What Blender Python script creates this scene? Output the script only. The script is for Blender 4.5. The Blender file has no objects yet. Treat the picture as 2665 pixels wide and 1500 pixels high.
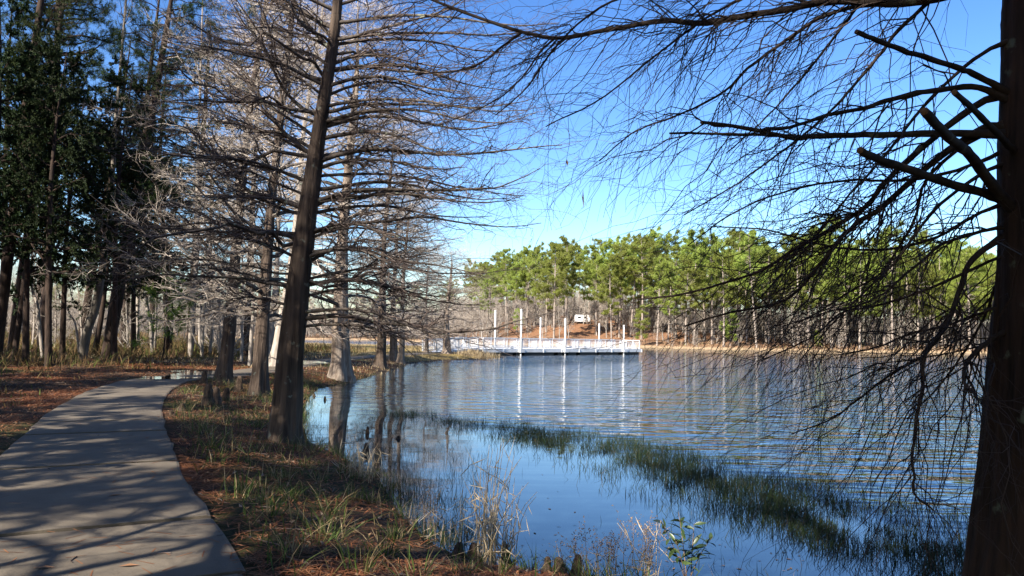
import bpy, math, random
import numpy as np
from mathutils import Matrix, Vector

rng = np.random.default_rng(11)
random.seed(11)
SC = bpy.context.scene
COL = SC.collection

# ------------------------------------------------------------------ camera
F = 2000.0                       # focal length in pixels of the 2665 x 1500 photograph
CAMZ = 2.0                       # metres above the lake
PITCH = math.atan(126 / F)
ROLL = math.radians(1.0)
_f = np.array([0, math.cos(PITCH), math.sin(PITCH)])
_u0 = np.array([0, -math.sin(PITCH), math.cos(PITCH)])
_r0 = np.array([1.0, 0, 0])
_r = _r0 * math.cos(ROLL) + _u0 * math.sin(ROLL)
_u = -_r0 * math.sin(ROLL) + _u0 * math.cos(ROLL)
cam_data = bpy.data.cameras.new('camera')
cam = bpy.data.objects.new('camera', cam_data)
COL.objects.link(cam)
cam.matrix_world = Matrix(((_r[0], _u[0], -_f[0], 0), (_r[1], _u[1], -_f[1], 0), (_r[2], _u[2], -_f[2], CAMZ), (0, 0, 0, 1)))
cam_data.sensor_width = 36
cam_data.lens = 36 * F / 2665
cam_data.clip_start = 0.05
cam_data.clip_end = 4000
SC.camera = cam


def ray(u, v):
    return _f * F + _r * (u - 1332.5) - _u * (v - 750)


def px(u, v, z=0.0):             # photograph pixel -> point on the plane at height z
    d = ray(u, v)
    t = (z - CAMZ) / d[2]
    return np.array([0, 0, CAMZ]) + d * t


def pxd(u, v, dist):             # photograph pixel -> point at that distance ahead
    d = ray(u, v)
    return np.array([0, 0, CAMZ]) + d * (dist / d[1])


# ------------------------------------------------------------------ light
SUN_AZ = math.radians(218)       # direction towards the sun, clockwise from +Y (behind the camera, to the left)
SUN_EL = math.radians(38)
to_sun = Vector((math.sin(SUN_AZ) * math.cos(SUN_EL), math.cos(SUN_AZ) * math.cos(SUN_EL), math.sin(SUN_EL)))
world = bpy.data.worlds.new('World')
SC.world = world
world.use_nodes = True
wn = world.node_tree.nodes
wl = world.node_tree.links
wn.clear()
w_out = wn.new('ShaderNodeOutputWorld')
w_bg = wn.new('ShaderNodeBackground')
w_sky = wn.new('ShaderNodeTexSky')
w_sky.sky_type = 'NISHITA'
w_sky.sun_disc = False
w_sky.sun_elevation = SUN_EL
w_sky.sun_rotation = SUN_AZ
w_sky.air_density = 1.0
w_sky.dust_density = 0.8
w_sky.ozone_density = 2.0
w_hs = wn.new('ShaderNodeHueSaturation')
w_hs.inputs['Saturation'].default_value = 1.2
w_hs.inputs['Hue'].default_value = 0.505
wl.new(w_sky.outputs[0], w_hs.inputs['Color'])
w_gm = wn.new('ShaderNodeGamma')
w_gm.inputs[1].default_value = 1.28
wl.new(w_hs.outputs[0], w_gm.inputs[0])
wl.new(w_gm.outputs[0], w_bg.inputs[0])
w_bg.inputs[1].default_value = 0.057
wl.new(w_bg.outputs[0], w_out.inputs[0])
sun_data = bpy.data.lights.new('sun', 'SUN')
sun_data.energy = 5.0
sun_data.angle = math.radians(0.53)
sun_data.color = (1.0, 0.93, 0.82)
sun = bpy.data.objects.new('sun', sun_data)
COL.objects.link(sun)
sun.rotation_euler = to_sun.to_track_quat('Z', 'Y').to_euler()
sun.location = (-20, -40, 40)
SC.view_settings.view_transform = 'Standard'
SC.view_settings.look = 'None'
SC.view_settings.exposure = 1.6
SC.view_settings.gamma = 1.0
SC.view_settings.use_curve_mapping = False
SC.render.engine = 'CYCLES'
SC.cycles.max_bounces = 4
SC.cycles.diffuse_bounces = 2
SC.cycles.glossy_bounces = 3
SC.cycles.transmission_bounces = 2
SC.cycles.transparent_max_bounces = 4
SC.cycles.use_denoising = True
SC.cycles.caustics_reflective = False
SC.cycles.caustics_refractive = False
SC.cycles.sample_clamp_indirect = 4


# ------------------------------------------------------------------ small tools
def tag(o, label=None, cat=None, group=None, kind=None):
    if label: o['label'] = label
    if cat: o['category'] = cat
    if group: o['group'] = group
    if kind: o['kind'] = kind
    return o


def link(name, data, parent=None):
    o = bpy.data.objects.new(name, data)
    COL.objects.link(o)
    if parent is not None:
        o.parent = parent
    return o


def empty(name, loc, rot=(0, 0, 0), scale=(1, 1, 1)):
    o = link(name, None)
    o.empty_display_size = 0.3
    o.location = loc
    o.rotation_euler = rot
    o.scale = scale
    return o


def mesh(name, V, faces, mats=(), smooth=True, attr=None):
    """V (n,3); faces: list of integer arrays (m,k); mats: one material, or with faces a list of (array, slot)."""
    me = bpy.data.meshes.new(name)
    V = np.ascontiguousarray(V, dtype=np.float32)
    me.vertices.add(len(V))
    me.vertices.foreach_set('co', V.ravel())
    fl = []
    slots = []
    for f in faces:
        s = 0
        if isinstance(f, tuple):
            f, s = f
        f = np.asarray(f, dtype=np.int32)
        if len(f):
            fl.append(f)
            slots.append(np.full(len(f), s, dtype=np.int32))
    loops = np.concatenate([f.ravel() for f in fl])
    tot = np.concatenate([np.full(len(f), f.shape[1], dtype=np.int32) for f in fl])
    start = np.concatenate([[0], np.cumsum(tot)[:-1]]).astype(np.int32)
    me.loops.add(len(loops))
    me.loops.foreach_set('vertex_index', loops)
    me.polygons.add(len(tot))
    me.polygons.foreach_set('loop_start', start)
    me.polygons.foreach_set('loop_total', tot)
    me.polygons.foreach_set('material_index', np.concatenate(slots))
    me.polygons.foreach_set('use_smooth', np.full(len(tot), smooth, dtype=bool))
    for m in (mats if isinstance(mats, (list, tuple)) else [mats]):
        me.materials.append(m)
    if attr:
        for an, (kind, arr) in attr.items():
            a = me.attributes.new(an, kind, 'POINT')
            a.data.foreach_set('color' if kind == 'FLOAT_COLOR' else 'value', np.ascontiguousarray(arr, dtype=np.float32).ravel())
    me.update(calc_edges=True)
    return me


class Geo:
    """collects vertices and faces"""
    def __init__(self):
        self.V = []; self.F = []; self.n = 0

    def add(self, V, faces, slot=0):
        V = np.asarray(V, float).reshape(-1, 3)
        for f in faces:
            f = np.asarray(f)
            if len(f):
                self.F.append((f + self.n, slot))
        self.V.append(V)
        self.n += len(V)
        return self

    def box(self, c, s, M=None, slot=0):
        c = np.array(c, float); s = np.array(s, float) / 2
        v = np.array([[x, y, z] for x in (-1, 1) for y in (-1, 1) for z in (-1, 1)]) * s + c
        if M is not None:
            v = M(v)
        return self.add(v, [np.array([[0, 1, 3, 2], [4, 6, 7, 5], [0, 4, 5, 1], [2, 3, 7, 6], [0, 2, 6, 4], [1, 5, 7, 3]])], slot)

    def mesh(self, name, mats, smooth=False, attr=None):
        return mesh(name, np.concatenate(self.V), self.F, mats, smooth, attr)


def unit(a):
    return a / np.maximum(np.linalg.norm(a, axis=-1, keepdims=True), 1e-9)


def tubes(P, R, S=4, cap=False, mod=None):
    """P (N,K,3), R (N,K) -> vertices and quads of N tapered tubes"""
    P = np.asarray(P, float); R = np.asarray(R, float)
    N, K, _ = P.shape
    T = unit(np.gradient(P, axis=1))
    D = unit(P[:, -1] - P[:, 0])
    ref = np.zeros((N, 3))
    ref[np.arange(N), np.argmin(np.abs(D), axis=1)] = 1
    A = unit(np.cross(T, ref[:, None, :]))
    B = np.cross(T, A)
    th = np.arange(S) * 2 * math.pi / S
    ct, st = np.cos(th), np.sin(th)
    rr = R[:, :, None] * (mod if mod is not None else 1.0) * np.ones(S)
    V = P[:, :, None, :] + (A[:, :, None, :] * ct[None, None, :, None] + B[:, :, None, :] * st[None, None, :, None]) * rr[..., None]
    idx = np.arange(N * K * S).reshape(N, K, S)
    a = idx[:, :-1, :]; b = np.roll(a, -1, axis=2); d = idx[:, 1:, :]; c = np.roll(d, -1, axis=2)
    Q = np.stack([a, b, c, d], axis=-1).reshape(-1, 4)
    F_ = [Q]
    V = V.reshape(-1, 3)
    if cap:
        F_.append(idx[:, -1, :].reshape(N, S))
    return V, F_


def resample(pts, K):
    """smooth Catmull-Rom resampling of one polyline (n,d) to K points"""
    P = np.asarray(pts, float)
    n = len(P)
    E = np.vstack([2 * P[0] - P[1], P, 2 * P[-1] - P[-2]])
    t = np.linspace(0, n - 1 - 1e-6, K)
    i = t.astype(int); f = (t - i)[:, None]
    p0, p1, p2, p3 = E[i], E[i + 1], E[i + 2], E[i + 3]
    return 0.5 * (2 * p1 + (p2 - p0) * f + (2 * p0 - 5 * p1 + 4 * p2 - p3) * f ** 2 + (3 * p1 - p0 - 3 * p2 + p3) * f ** 3)


def spawn(P, R, m, t0, t1, length, ang, K, bend=(0, 0, 0), wob=0.05, ratio=0.5, rmax=1.0, rmin=0.0015, flat=0.8, taper=0.6, tip=0.3, ref=(0, 0, 1)):
    """grow m side shoots on each of N parents"""
    N, KP, _ = P.shape
    t = np.sort(rng.uniform(t0, t1, (N, m)), axis=1)
    fi = t * (KP - 1)
    i = np.minimum(fi.astype(int), KP - 2)
    fr = (fi - i)[..., None]
    n = np.arange(N)[:, None]
    base = P[n, i] * (1 - fr) + P[n, i + 1] * fr
    tan = unit(P[n, i + 1] - P[n, i])
    rp = R[n, i] * (1 - fr[..., 0]) + R[n, i + 1] * fr[..., 0]
    side = unit(np.cross(tan, np.array(ref, float)) + 1e-6)
    side = side * np.where((np.arange(m) + rng.integers(0, 2, (N, 1))) % 2 == 0, 1, -1)[..., None]
    rnd = rng.normal(size=(N, m, 3))
    rnd -= tan * np.sum(rnd * tan, axis=-1, keepdims=True)
    perp = unit(side * flat + unit(rnd) * (1 - flat))
    a = np.radians(rng.uniform(ang[0], ang[1], (N, m)))[..., None]
    d0 = np.cos(a) * tan + np.sin(a) * perp
    L = (rng.uniform(length[0], length[1], (N, m)) * (1 - taper * t))
    s = np.linspace(0, 1, K)
    bd = np.array(bend, float) + rng.normal(size=(N, m, 3)) * 0.12
    pos = base[..., None, :] + L[..., None, None] * (s[:, None] * d0[..., None, :] + (s ** 2)[:, None] * bd[..., None, :])
    j = np.cumsum(rng.normal(size=(N, m, K, 3)) * wob / math.sqrt(K), axis=2) * L[..., None, None]
    j -= j[:, :, :1]
    pos = (pos + j).reshape(N * m, K, 3)
    r0 = np.clip(rp * ratio * rng.uniform(0.7, 1.1, rp.shape), rmin, rmax).reshape(-1)
    rad = r0[:, None] * (1 - (1 - tip) * s)
    return pos, np.maximum(rad, rmin * 0.6)


# value noise on numpy arrays
_perm = rng.permutation(4096)
_val = rng.uniform(-1, 1, 4096)


def vnoise(x, y):
    xi = np.floor(x).astype(int); yi = np.floor(y).astype(int)
    fx = x - xi; fy = y - yi
    fx = fx * fx * (3 - 2 * fx); fy = fy * fy * (3 - 2 * fy)
    h = lambda a, b: _val[_perm[(_perm[a & 4095] + b) & 4095]]
    return (h(xi, yi) * (1 - fx) + h(xi + 1, yi) * fx) * (1 - fy) + (h(xi, yi + 1) * (1 - fx) + h(xi + 1, yi + 1) * fx) * fy


def sstep(a, b, x):
    t = np.clip((x - a) / (b - a), 0, 1)
    return t * t * (3 - 2 * t)


# ------------------------------------------------------------------ materials
def nt(name):
    m = bpy.data.materials.new(name)
    m.use_nodes = True
    n = m.node_tree.nodes
    n.clear()
    o = n.new('ShaderNodeOutputMaterial')
    return m, n, m.node_tree.links, o


def ramp(n, stops):
    r = n.new('ShaderNodeValToRGB')
    e = r.color_ramp.elements
    while len(e) < len(stops):
        e.new(0.5)
    for k, (p, c) in enumerate(stops):
        e[k].position = p
        e[k].color = (*c, 1)
    return r


def bark(name, dark, light, scale=(9, 9, 1.4), bump=0.02, lichen=None, rough=0.9, lich_amt=0.6):
    m, n, l, o = nt(name)
    b = n.new('ShaderNodeBsdfPrincipled')
    tc = n.new('ShaderNodeTexCoord')
    mp = n.new('ShaderNodeMapping'); mp.inputs['Scale'].default_value = scale
    n1 = n.new('ShaderNodeTexNoise'); n1.inputs['Scale'].default_value = 2.2; n1.inputs['Detail'].default_value = 5; n1.inputs['Roughness'].default_value = 0.58
    l.new(tc.outputs['Object'], mp.inputs[0]); l.new(mp.outputs[0], n1.inputs['Vector'])
    r = ramp(n, [(0.32, dark), (0.68, light)])
    l.new(n1.outputs['Fac'], r.inputs[0])
    col = r.outputs[0]
    if lichen:
        n2 = n.new('ShaderNodeTexNoise'); n2.inputs['Scale'].default_value = 7; n2.inputs['Detail'].default_value = 5
        l.new(tc.outputs['Object'], n2.inputs['Vector'])
        r2 = ramp(n, [(lich_amt, (0, 0, 0)), (lich_amt + 0.07, (1, 1, 1))])
        l.new(n2.outputs['Fac'], r2.inputs[0])
        mx = n.new('ShaderNodeMixRGB'); mx.inputs[2].default_value = (*lichen, 1)
        l.new(r2.outputs[0], mx.inputs[0]); l.new(col, mx.inputs[1])
        col = mx.outputs[0]
    l.new(col, b.inputs['Base Color'])
    b.inputs['Roughness'].default_value = rough
    b.inputs['Specular IOR Level'].default_value = 0.2
    bp = n.new('ShaderNodeBump'); bp.inputs['Distance'].default_value = bump; bp.inputs['Strength'].default_value = 1.0
    l.new(n1.outputs['Fac'], bp.inputs['Height']); l.new(bp.outputs[0], b.inputs['Normal'])
    l.new(b.outputs[0], o.inputs[0])
    return m


def plain(name, stops, rough=0.8, spec=0.3, island=True, transl=0.0, obj_var=0.0):
    """colour varies from piece to piece (leaf, blade, needle)"""
    m, n, l, o = nt(name)
    b = n.new('ShaderNodeBsdfPrincipled')
    if island:
        g = n.new('ShaderNodeNewGeometry')
        src = g.outputs['Random Per Island']
    else:
        oi = n.new('ShaderNodeObjectInfo')
        src = oi.outputs['Random']
    r = ramp(n, stops)
    l.new(src, r.inputs[0])
    col = r.outputs[0]
    if obj_var:
        oi = n.new('ShaderNodeObjectInfo')
        hs = n.new('ShaderNodeHueSaturation')
        mr = n.new('ShaderNodeMapRange'); mr.inputs[3].default_value = 1 - obj_var; mr.inputs[4].default_value = 1 + obj_var
        l.new(oi.outputs['Random'], mr.inputs[0]); l.new(mr.outputs[0], hs.inputs['Value'])
        mr2 = n.new('ShaderNodeMapRange'); mr2.inputs[3].default_value = 0.485; mr2.inputs[4].default_value = 0.515
        l.new(oi.outputs['Random'], mr2.inputs[0]); l.new(mr2.outputs[0], hs.inputs['Hue'])
        l.new(col, hs.inputs['Color'])
        col = hs.outputs[0]
    l.new(col, b.inputs['Base Color'])
    b.inputs['Roughness'].default_value = rough
    b.inputs['Specular IOR Level'].default_value = spec
    if transl:
        t = n.new('ShaderNodeBsdfTranslucent'); l.new(col, t.inputs[0])
        mx = n.new('ShaderNodeMixShader'); mx.inputs[0].default_value = transl
        l.new(b.outputs[0], mx.inputs[1]); l.new(t.outputs[0], mx.inputs[2])
        l.new(mx.outputs[0], o.inputs[0])
    else:
        l.new(b.outputs[0], o.inputs[0])
    return m


M = {}
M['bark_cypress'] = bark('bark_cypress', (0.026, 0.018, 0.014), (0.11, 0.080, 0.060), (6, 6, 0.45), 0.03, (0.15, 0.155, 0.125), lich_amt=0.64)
M['bark_right'] = bark('bark_foreground_cypress', (0.009, 0.006, 0.0045), (0.042, 0.024, 0.016), (9, 9, 0.8), 0.02, (0.09, 0.10, 0.07), lich_amt=0.63)  # bark darkened, the foreground shade is put into its colour
M['limb_shaded'] = bark('foreground_limb_bark', (0.014, 0.010, 0.009), (0.050, 0.036, 0.028), (5, 5, 5), 0.002, (0.11, 0.115, 0.085), lich_amt=0.66)  # darker copy of the limb bark with the shade painted in
M['limb'] = bark('limb_bark', (0.040, 0.032, 0.028), (0.12, 0.098, 0.08), (6, 6, 6), 0.004, (0.24, 0.25, 0.19), lich_amt=0.62)
M['twig'] = plain('twig_bark', [(0, (0.24, 0.195, 0.16)), (1, (0.52, 0.45, 0.375))], 0.85, 0.2)  # lighter than the nearer twigs, sunlight put into the colour
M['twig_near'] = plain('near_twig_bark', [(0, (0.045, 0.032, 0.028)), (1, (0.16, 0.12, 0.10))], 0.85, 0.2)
M['twig_shaded'] = plain('foreground_twig_bark', [(0, (0.018, 0.012, 0.011)), (1, (0.06, 0.042, 0.035))], 0.8, 0.25)  # twig colour lowered to carry the foreground shade
M['cutwood'] = plain('cut_wood', [(0, (0.10, 0.055, 0.028)), (1, (0.16, 0.085, 0.04))], 0.8, 0.2)
M['bark_pale'] = bark('bark_pale', (0.16, 0.135, 0.112), (0.38, 0.33, 0.28), (4, 4, 0.7), 0.01)
M['bark_mid'] = bark('bark_grey_brown', (0.06, 0.05, 0.042), (0.18, 0.155, 0.125), (4, 4, 0.8), 0.01)
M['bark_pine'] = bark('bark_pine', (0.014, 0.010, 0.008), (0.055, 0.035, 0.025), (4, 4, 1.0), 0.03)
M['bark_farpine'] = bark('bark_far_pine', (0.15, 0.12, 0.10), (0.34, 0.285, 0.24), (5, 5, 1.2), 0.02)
M['bark_grey'] = bark('bark_grey', (0.13, 0.115, 0.10), (0.34, 0.30, 0.26), (6, 6, 1.4), 0.01)
M['twig_grey'] = plain('twig_grey', [(0, (0.18, 0.15, 0.12)), (1, (0.34, 0.29, 0.24))], 0.9, 0.1)
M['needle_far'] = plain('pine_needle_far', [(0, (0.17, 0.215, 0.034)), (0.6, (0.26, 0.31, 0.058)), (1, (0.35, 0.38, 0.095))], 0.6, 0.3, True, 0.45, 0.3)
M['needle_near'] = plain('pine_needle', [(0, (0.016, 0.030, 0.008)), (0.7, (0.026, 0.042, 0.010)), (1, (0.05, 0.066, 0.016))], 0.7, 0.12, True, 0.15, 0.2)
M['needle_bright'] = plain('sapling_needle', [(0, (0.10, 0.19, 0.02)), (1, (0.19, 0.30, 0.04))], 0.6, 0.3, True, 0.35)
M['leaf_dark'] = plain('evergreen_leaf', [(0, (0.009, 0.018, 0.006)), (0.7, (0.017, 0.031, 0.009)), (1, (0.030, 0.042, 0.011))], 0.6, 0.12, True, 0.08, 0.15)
M['grass_marsh'] = plain('marsh_grass', [(0, (0.008, 0.018, 0.005)), (0.75, (0.018, 0.036, 0.009)), (0.93, (0.045, 0.045, 0.015)), (1, (0.12, 0.09, 0.045))], 0.6, 0.3, True, 0.2)
M['grass_bank'] = plain('bank_grass', [(0, (0.035, 0.065, 0.012)), (0.55, (0.07, 0.11, 0.02)), (0.68, (0.17, 0.13, 0.055)), (1, (0.34, 0.26, 0.15))], 0.7, 0.25, True, 0.25)
M['grass_dry'] = plain('dry_grass', [(0, (0.20, 0.14, 0.07)), (0.6, (0.36, 0.275, 0.16)), (1, (0.50, 0.41, 0.28))], 0.8, 0.2, True, 0.25)
M['reed'] = plain('dry_reed', [(0, (0.30, 0.22, 0.12)), (0.5, (0.48, 0.38, 0.25)), (1, (0.62, 0.52, 0.38))], 0.8, 0.2, True, 0.25)
M['brush'] = plain('undergrowth', [(0, (0.06, 0.035, 0.018)), (0.5, (0.14, 0.088, 0.038)), (0.72, (0.21, 0.145, 0.065)), (0.8, (0.055, 0.072, 0.016)), (1, (0.10, 0.115, 0.025))], 0.8, 0.2, True, 0.2)
M['brush_far'] = plain('far_brush', [(0, (0.14, 0.09, 0.06)), (0.6, (0.24, 0.165, 0.11)), (0.9, (0.33, 0.24, 0.14)), (1, (0.15, 0.17, 0.04))], 0.85, 0.1, True, 0.2)
M['needle_litter'] = plain('pine_straw', [(0, (0.09, 0.032, 0.013)), (0.6, (0.19, 0.070, 0.026)), (1, (0.28, 0.13, 0.06))], 0.8, 0.2)
M['leaf_litter'] = plain('dead_leaves', [(0, (0.07, 0.04, 0.022)), (0.6, (0.16, 0.095, 0.05)), (0.92, (0.20, 0.13, 0.08)), (1, (0.26, 0.20, 0.15))], 0.75, 0.3)
M['dead_leaf'] = plain('single_dead_leaf', [(0, (0.16, 0.08, 0.04)), (1, (0.26, 0.14, 0.07))], 0.7, 0.3, False)
M['knee'] = bark('knee_bark', (0.025, 0.017, 0.012), (0.11, 0.075, 0.052), (14, 14, 5), 0.02)
M['shrub_leaf'] = plain('shrub_leaf', [(0, (0.03, 0.055, 0.016)), (1, (0.065, 0.10, 0.03))], 0.4, 0.5, False, 0.2)
M['stalk'] = plain('weed_stalk', [(0, (0.10, 0.07, 0.045)), (1, (0.24, 0.17, 0.11))], 0.8, 0.2)


def white_paint():
    m, n, l, o = nt('white_coated_aluminium')
    b = n.new('ShaderNodeBsdfPrincipled')
    tc = n.new('ShaderNodeTexCoord')
    n1 = n.new('ShaderNodeTexNoise'); n1.inputs['Scale'].default_value = 1.3; n1.inputs['Detail'].default_value = 5
    l.new(tc.outputs['Object'], n1.inputs['Vector'])
    r = ramp(n, [(0.3, (0.56, 0.56, 0.56)), (0.6, (0.68, 0.68, 0.68))])
    l.new(n1.outputs['Fac'], r.inputs[0]); l.new(r.outputs[0], b.inputs['Base Color'])
    b.inputs['Roughness'].default_value = 0.45
    l.new(b.outputs[0], o.inputs[0])
    return m


M['white'] = white_paint()
M['pile_white'] = plain('weathered_white_pile', [(0, (0.40, 0.40, 0.39)), (1, (0.48, 0.48, 0.47))], 0.5, 0.3)
M['black'] = plain('black_float', [(0, (0.012, 0.012, 0.014)), (1, (0.03, 0.03, 0.032))], 0.6, 0.3)
M['grey_metal'] = plain('grey_metal', [(0, (0.10, 0.10, 0.105)), (1, (0.15, 0.15, 0.15))], 0.5, 0.4)
M['glass_dark'] = plain('dark_glass', [(0, (0.02, 0.022, 0.025)), (1, (0.02, 0.022, 0.025))], 0.1, 0.5)
M['red_lamp'] = plain('red_lamp_glass', [(0, (0.35, 0.02, 0.02)), (1, (0.35, 0.02, 0.02))], 0.3, 0.5)


def ground_mat():
    m, n, l, o = nt('ground')
    b = n.new('ShaderNodeBsdfPrincipled')
    at = n.new('ShaderNodeAttribute'); at.attribute_name = 'zone'
    tc = n.new('ShaderNodeTexCoord')
    n1 = n.new('ShaderNodeTexNoise'); n1.inputs['Scale'].default_value = 0.9; n1.inputs['Detail'].default_value = 8; n1.inputs['Roughness'].default_value = 0.7
    n2 = n.new('ShaderNodeTexNoise'); n2.inputs['Scale'].default_value = 14; n2.inputs['Detail'].default_value = 6; n2.inputs['Roughness'].default_value = 0.75
    l.new(tc.outputs['Object'], n1.inputs['Vector']); l.new(tc.outputs['Object'], n2.inputs['Vector'])
    r1 = ramp(n, [(0.3, (0.55, 0.5, 0.5)), (0.7, (1.35, 1.3, 1.2))])
    l.new(n1.outputs['Fac'], r1.inputs[0])
    r2 = ramp(n, [(0.3, (0.4, 0.38, 0.36)), (0.7, (1.5, 1.5, 1.5))])
    l.new(n2.outputs['Fac'], r2.inputs[0])
    m1 = n.new('ShaderNodeMixRGB'); m1.blend_type = 'MULTIPLY'; m1.inputs[0].default_value = 1
    m2 = n.new('ShaderNodeMixRGB'); m2.blend_type = 'MULTIPLY'; m2.inputs[0].default_value = 1
    l.new(at.outputs['Color'], m1.inputs[1]); l.new(r1.outputs[0], m1.inputs[2])
    l.new(m1.outputs[0], m2.inputs[1]); l.new(r2.outputs[0], m2.inputs[2])
    l.new(m2.outputs[0], b.inputs['Base Color'])
    b.inputs['Roughness'].default_value = 0.95
    b.inputs['Specular IOR Level'].default_value = 0.15
    bp = n.new('ShaderNodeBump'); bp.inputs['Distance'].default_value = 0.06
    l.new(n2.outputs['Fac'], bp.inputs['Height']); l.new(bp.outputs[0], b.inputs['Normal'])
    l.new(b.outputs[0], o.inputs[0])
    return m


def concrete_mat():
    m, n, l, o = nt('concrete')
    b = n.new('ShaderNodeBsdfPrincipled')
    tc = n.new('ShaderNodeTexCoord')
    n1 = n.new('ShaderNodeTexNoise'); n1.inputs['Scale'].default_value = 1.1; n1.inputs['Detail'].default_value = 8; n1.inputs['Roughness'].default_value = 0.7
    n2 = n.new('ShaderNodeTexNoise'); n2.inputs['Scale'].default_value = 60; n2.inputs['Detail'].default_value = 4
    n3 = n.new('ShaderNodeTexNoise'); n3.inputs['Scale'].default_value = 2.4; n3.inputs['Detail'].default_value = 9; n3.inputs['Roughness'].default_value = 0.75
    for q in (n1, n2, n3):
        l.new(tc.outputs['Object'], q.inputs['Vector'])
    r1 = ramp(n, [(0.3, (0.062, 0.048, 0.033)), (0.7, (0.130, 0.104, 0.073))])
    l.new(n1.outputs['Fac'], r1.inputs[0])
    r3 = ramp(n, [(0.56, (1, 1, 1)), (0.72, (0.55, 0.42, 0.33))])       # needle-stained patches
    l.new(n3.outputs['Fac'], r3.inputs[0])
    mx = n.new('ShaderNodeMixRGB'); mx.blend_type = 'MULTIPLY'; mx.inputs[0].default_value = 1
    l.new(r1.outputs[0], mx.inputs[1]); l.new(r3.outputs[0], mx.inputs[2])
    l.new(mx.outputs[0], b.inputs['Base Color'])
    b.inputs['Roughness'].default_value = 0.9
    bp = n.new('ShaderNodeBump'); bp.inputs['Distance'].default_value = 0.004
    l.new(n2.outputs['Fac'], bp.inputs['Height']); l.new(bp.outputs[0], b.inputs['Normal'])
    l.new(b.outputs[0], o.inputs[0])
    return m


def water_mat():
    m, n, l, o = nt('lake_water')
    b = n.new('ShaderNodeBsdfPrincipled')
    b.inputs['Base Color'].default_value = (0.008, 0.016, 0.024, 1)
    b.inputs['Roughness'].default_value = 0.03
    b.inputs['IOR'].default_value = 1.5
    tc = n.new('ShaderNodeTexCoord')
    at = n.new('ShaderNodeAttribute'); at.attribute_name = 'ripple'
    rot = math.radians(-9)
    def noise(sc, detail, r=rot, rough=0.5, dist=0.0):
        mp = n.new('ShaderNodeMapping'); mp.inputs['Scale'].default_value = sc; mp.inputs['Rotation'].default_value = (0, 0, r)
        q = n.new('ShaderNodeTexNoise'); q.inputs['Scale'].default_value = 1; q.inputs['Detail'].default_value = detail; q.inputs['Roughness'].default_value = rough
        q.inputs['Distortion'].default_value = dist
        l.new(tc.outputs['Object'], mp.inputs[0]); l.new(mp.outputs[0], q.inputs['Vector'])
        return q.outputs['Fac']
    a = noise((0.42, 1.7, 1), 2.0)
    c = noise((1.3, 4.5, 1), 2.0, math.radians(6))
    d = noise((0.06, 0.10, 1), 3.0)
    e = noise((0.9, 2.6, 1), 1.0, math.radians(17))
    def math_(op, x, y):
        q = n.new('ShaderNodeMath'); q.operation = op
        for k, v in enumerate((x, y)):
            if isinstance(v, (int, float)):
                q.inputs[k].default_value = v
            else:
                l.new(v, q.inputs[k])
        return q.outputs[0]
    h = math_('ADD', math_('ADD', math_('MULTIPLY', a, 0.10), math_('MULTIPLY', c, 0.028)), math_('MULTIPLY', e, 0.035))
    gust = math_('ADD', math_('MULTIPLY', d, 1.3), 0.15)
    h = math_('MULTIPLY', h, gust)
    h = math_('MULTIPLY', h, at.outputs['Fac'])
    bp = n.new('ShaderNodeBump'); bp.inputs['Distance'].default_value = 1.0; bp.inputs['Strength'].default_value = 1.0
    l.new(h, bp.inputs['Height']); l.new(bp.outputs[0], b.inputs['Normal'])
    l.new(b.outputs[0], o.inputs[0])
    return m


M['ground'] = ground_mat()
M['concrete'] = concrete_mat()
M['water'] = water_mat()

# ------------------------------------------------------------------ terrain
near_px = [(1505, 1505), (1380, 1490), (1240, 1468), (1130, 1420), (1040, 1340), (985, 1250), (890, 1190), (800, 1150), (785, 1090), (800, 1040),
           (828, 1012), (915, 995), (1000, 970), (1060, 949), (1150, 939), (1240, 936), (1312, 931)]
back_px = [(1285, 924), (1240, 921), (1180, 917), (1100, 912), (1000, 910), (900, 908), (780, 906), (640, 905), (500, 905)]
A = [px(u, v)[:2] for u, v in near_px + back_px]
A += [np.array(p, float) for p in [(-80, 120), (-120, 180), (-250, 230), (-900, 260), (-900, -400), (500, -400), (120, -30), (40, -6), (12, 2.6), (6, 4.4), (3.4, 5.3), (1.6, 6.1)]]
A = np.array(A)
far_px = [(400, 880), (560, 880.5), (700, 882), (790, 884), (900, 885), (980, 886), (1050, 889), (1120, 892), (1240, 895), (1400, 900), (1560, 902),
          (1672, 905), (1800, 909), (2000, 913), (2200, 916), (2400, 919), (2560, 921), (2800, 924)]
Bp = [np.array((-1200, 520.0)), np.array((-500, 380.0))] + [px(u, v)[:2] for u, v in far_px] + [np.array(p, float) for p in [(260, 150), (600, 90), (1300, 60), (1300, 1300), (-1200, 1300)]]
Bp = np.array(Bp)


def sdf(poly, X, Y):
    """signed distance, positive inside"""
    X = np.asarray(X, float); Y = np.asarray(Y, float)
    d2 = np.full(X.shape, 1e18); ins = np.zeros(X.shape, bool)
    n = len(poly)
    for k in range(n):
        a = poly[k]; b = poly[(k + 1) % n]
        e = b - a
        t = np.clip(((X - a[0]) * e[0] + (Y - a[1]) * e[1]) / (e @ e), 0, 1)
        d2 = np.minimum(d2, (X - a[0] - t * e[0]) ** 2 + (Y - a[1] - t * e[1]) ** 2)
        c = ((a[1] > Y) != (b[1] > Y))
        if abs(e[1]) > 1e-12:
            ins ^= c & (X < (Y - a[1]) / e[1] * e[0] + a[0])
    return np.where(ins, 1, -1) * np.sqrt(d2)


def pathpt(u, v, z):
    return px(u, v, z)[:2]


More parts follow.
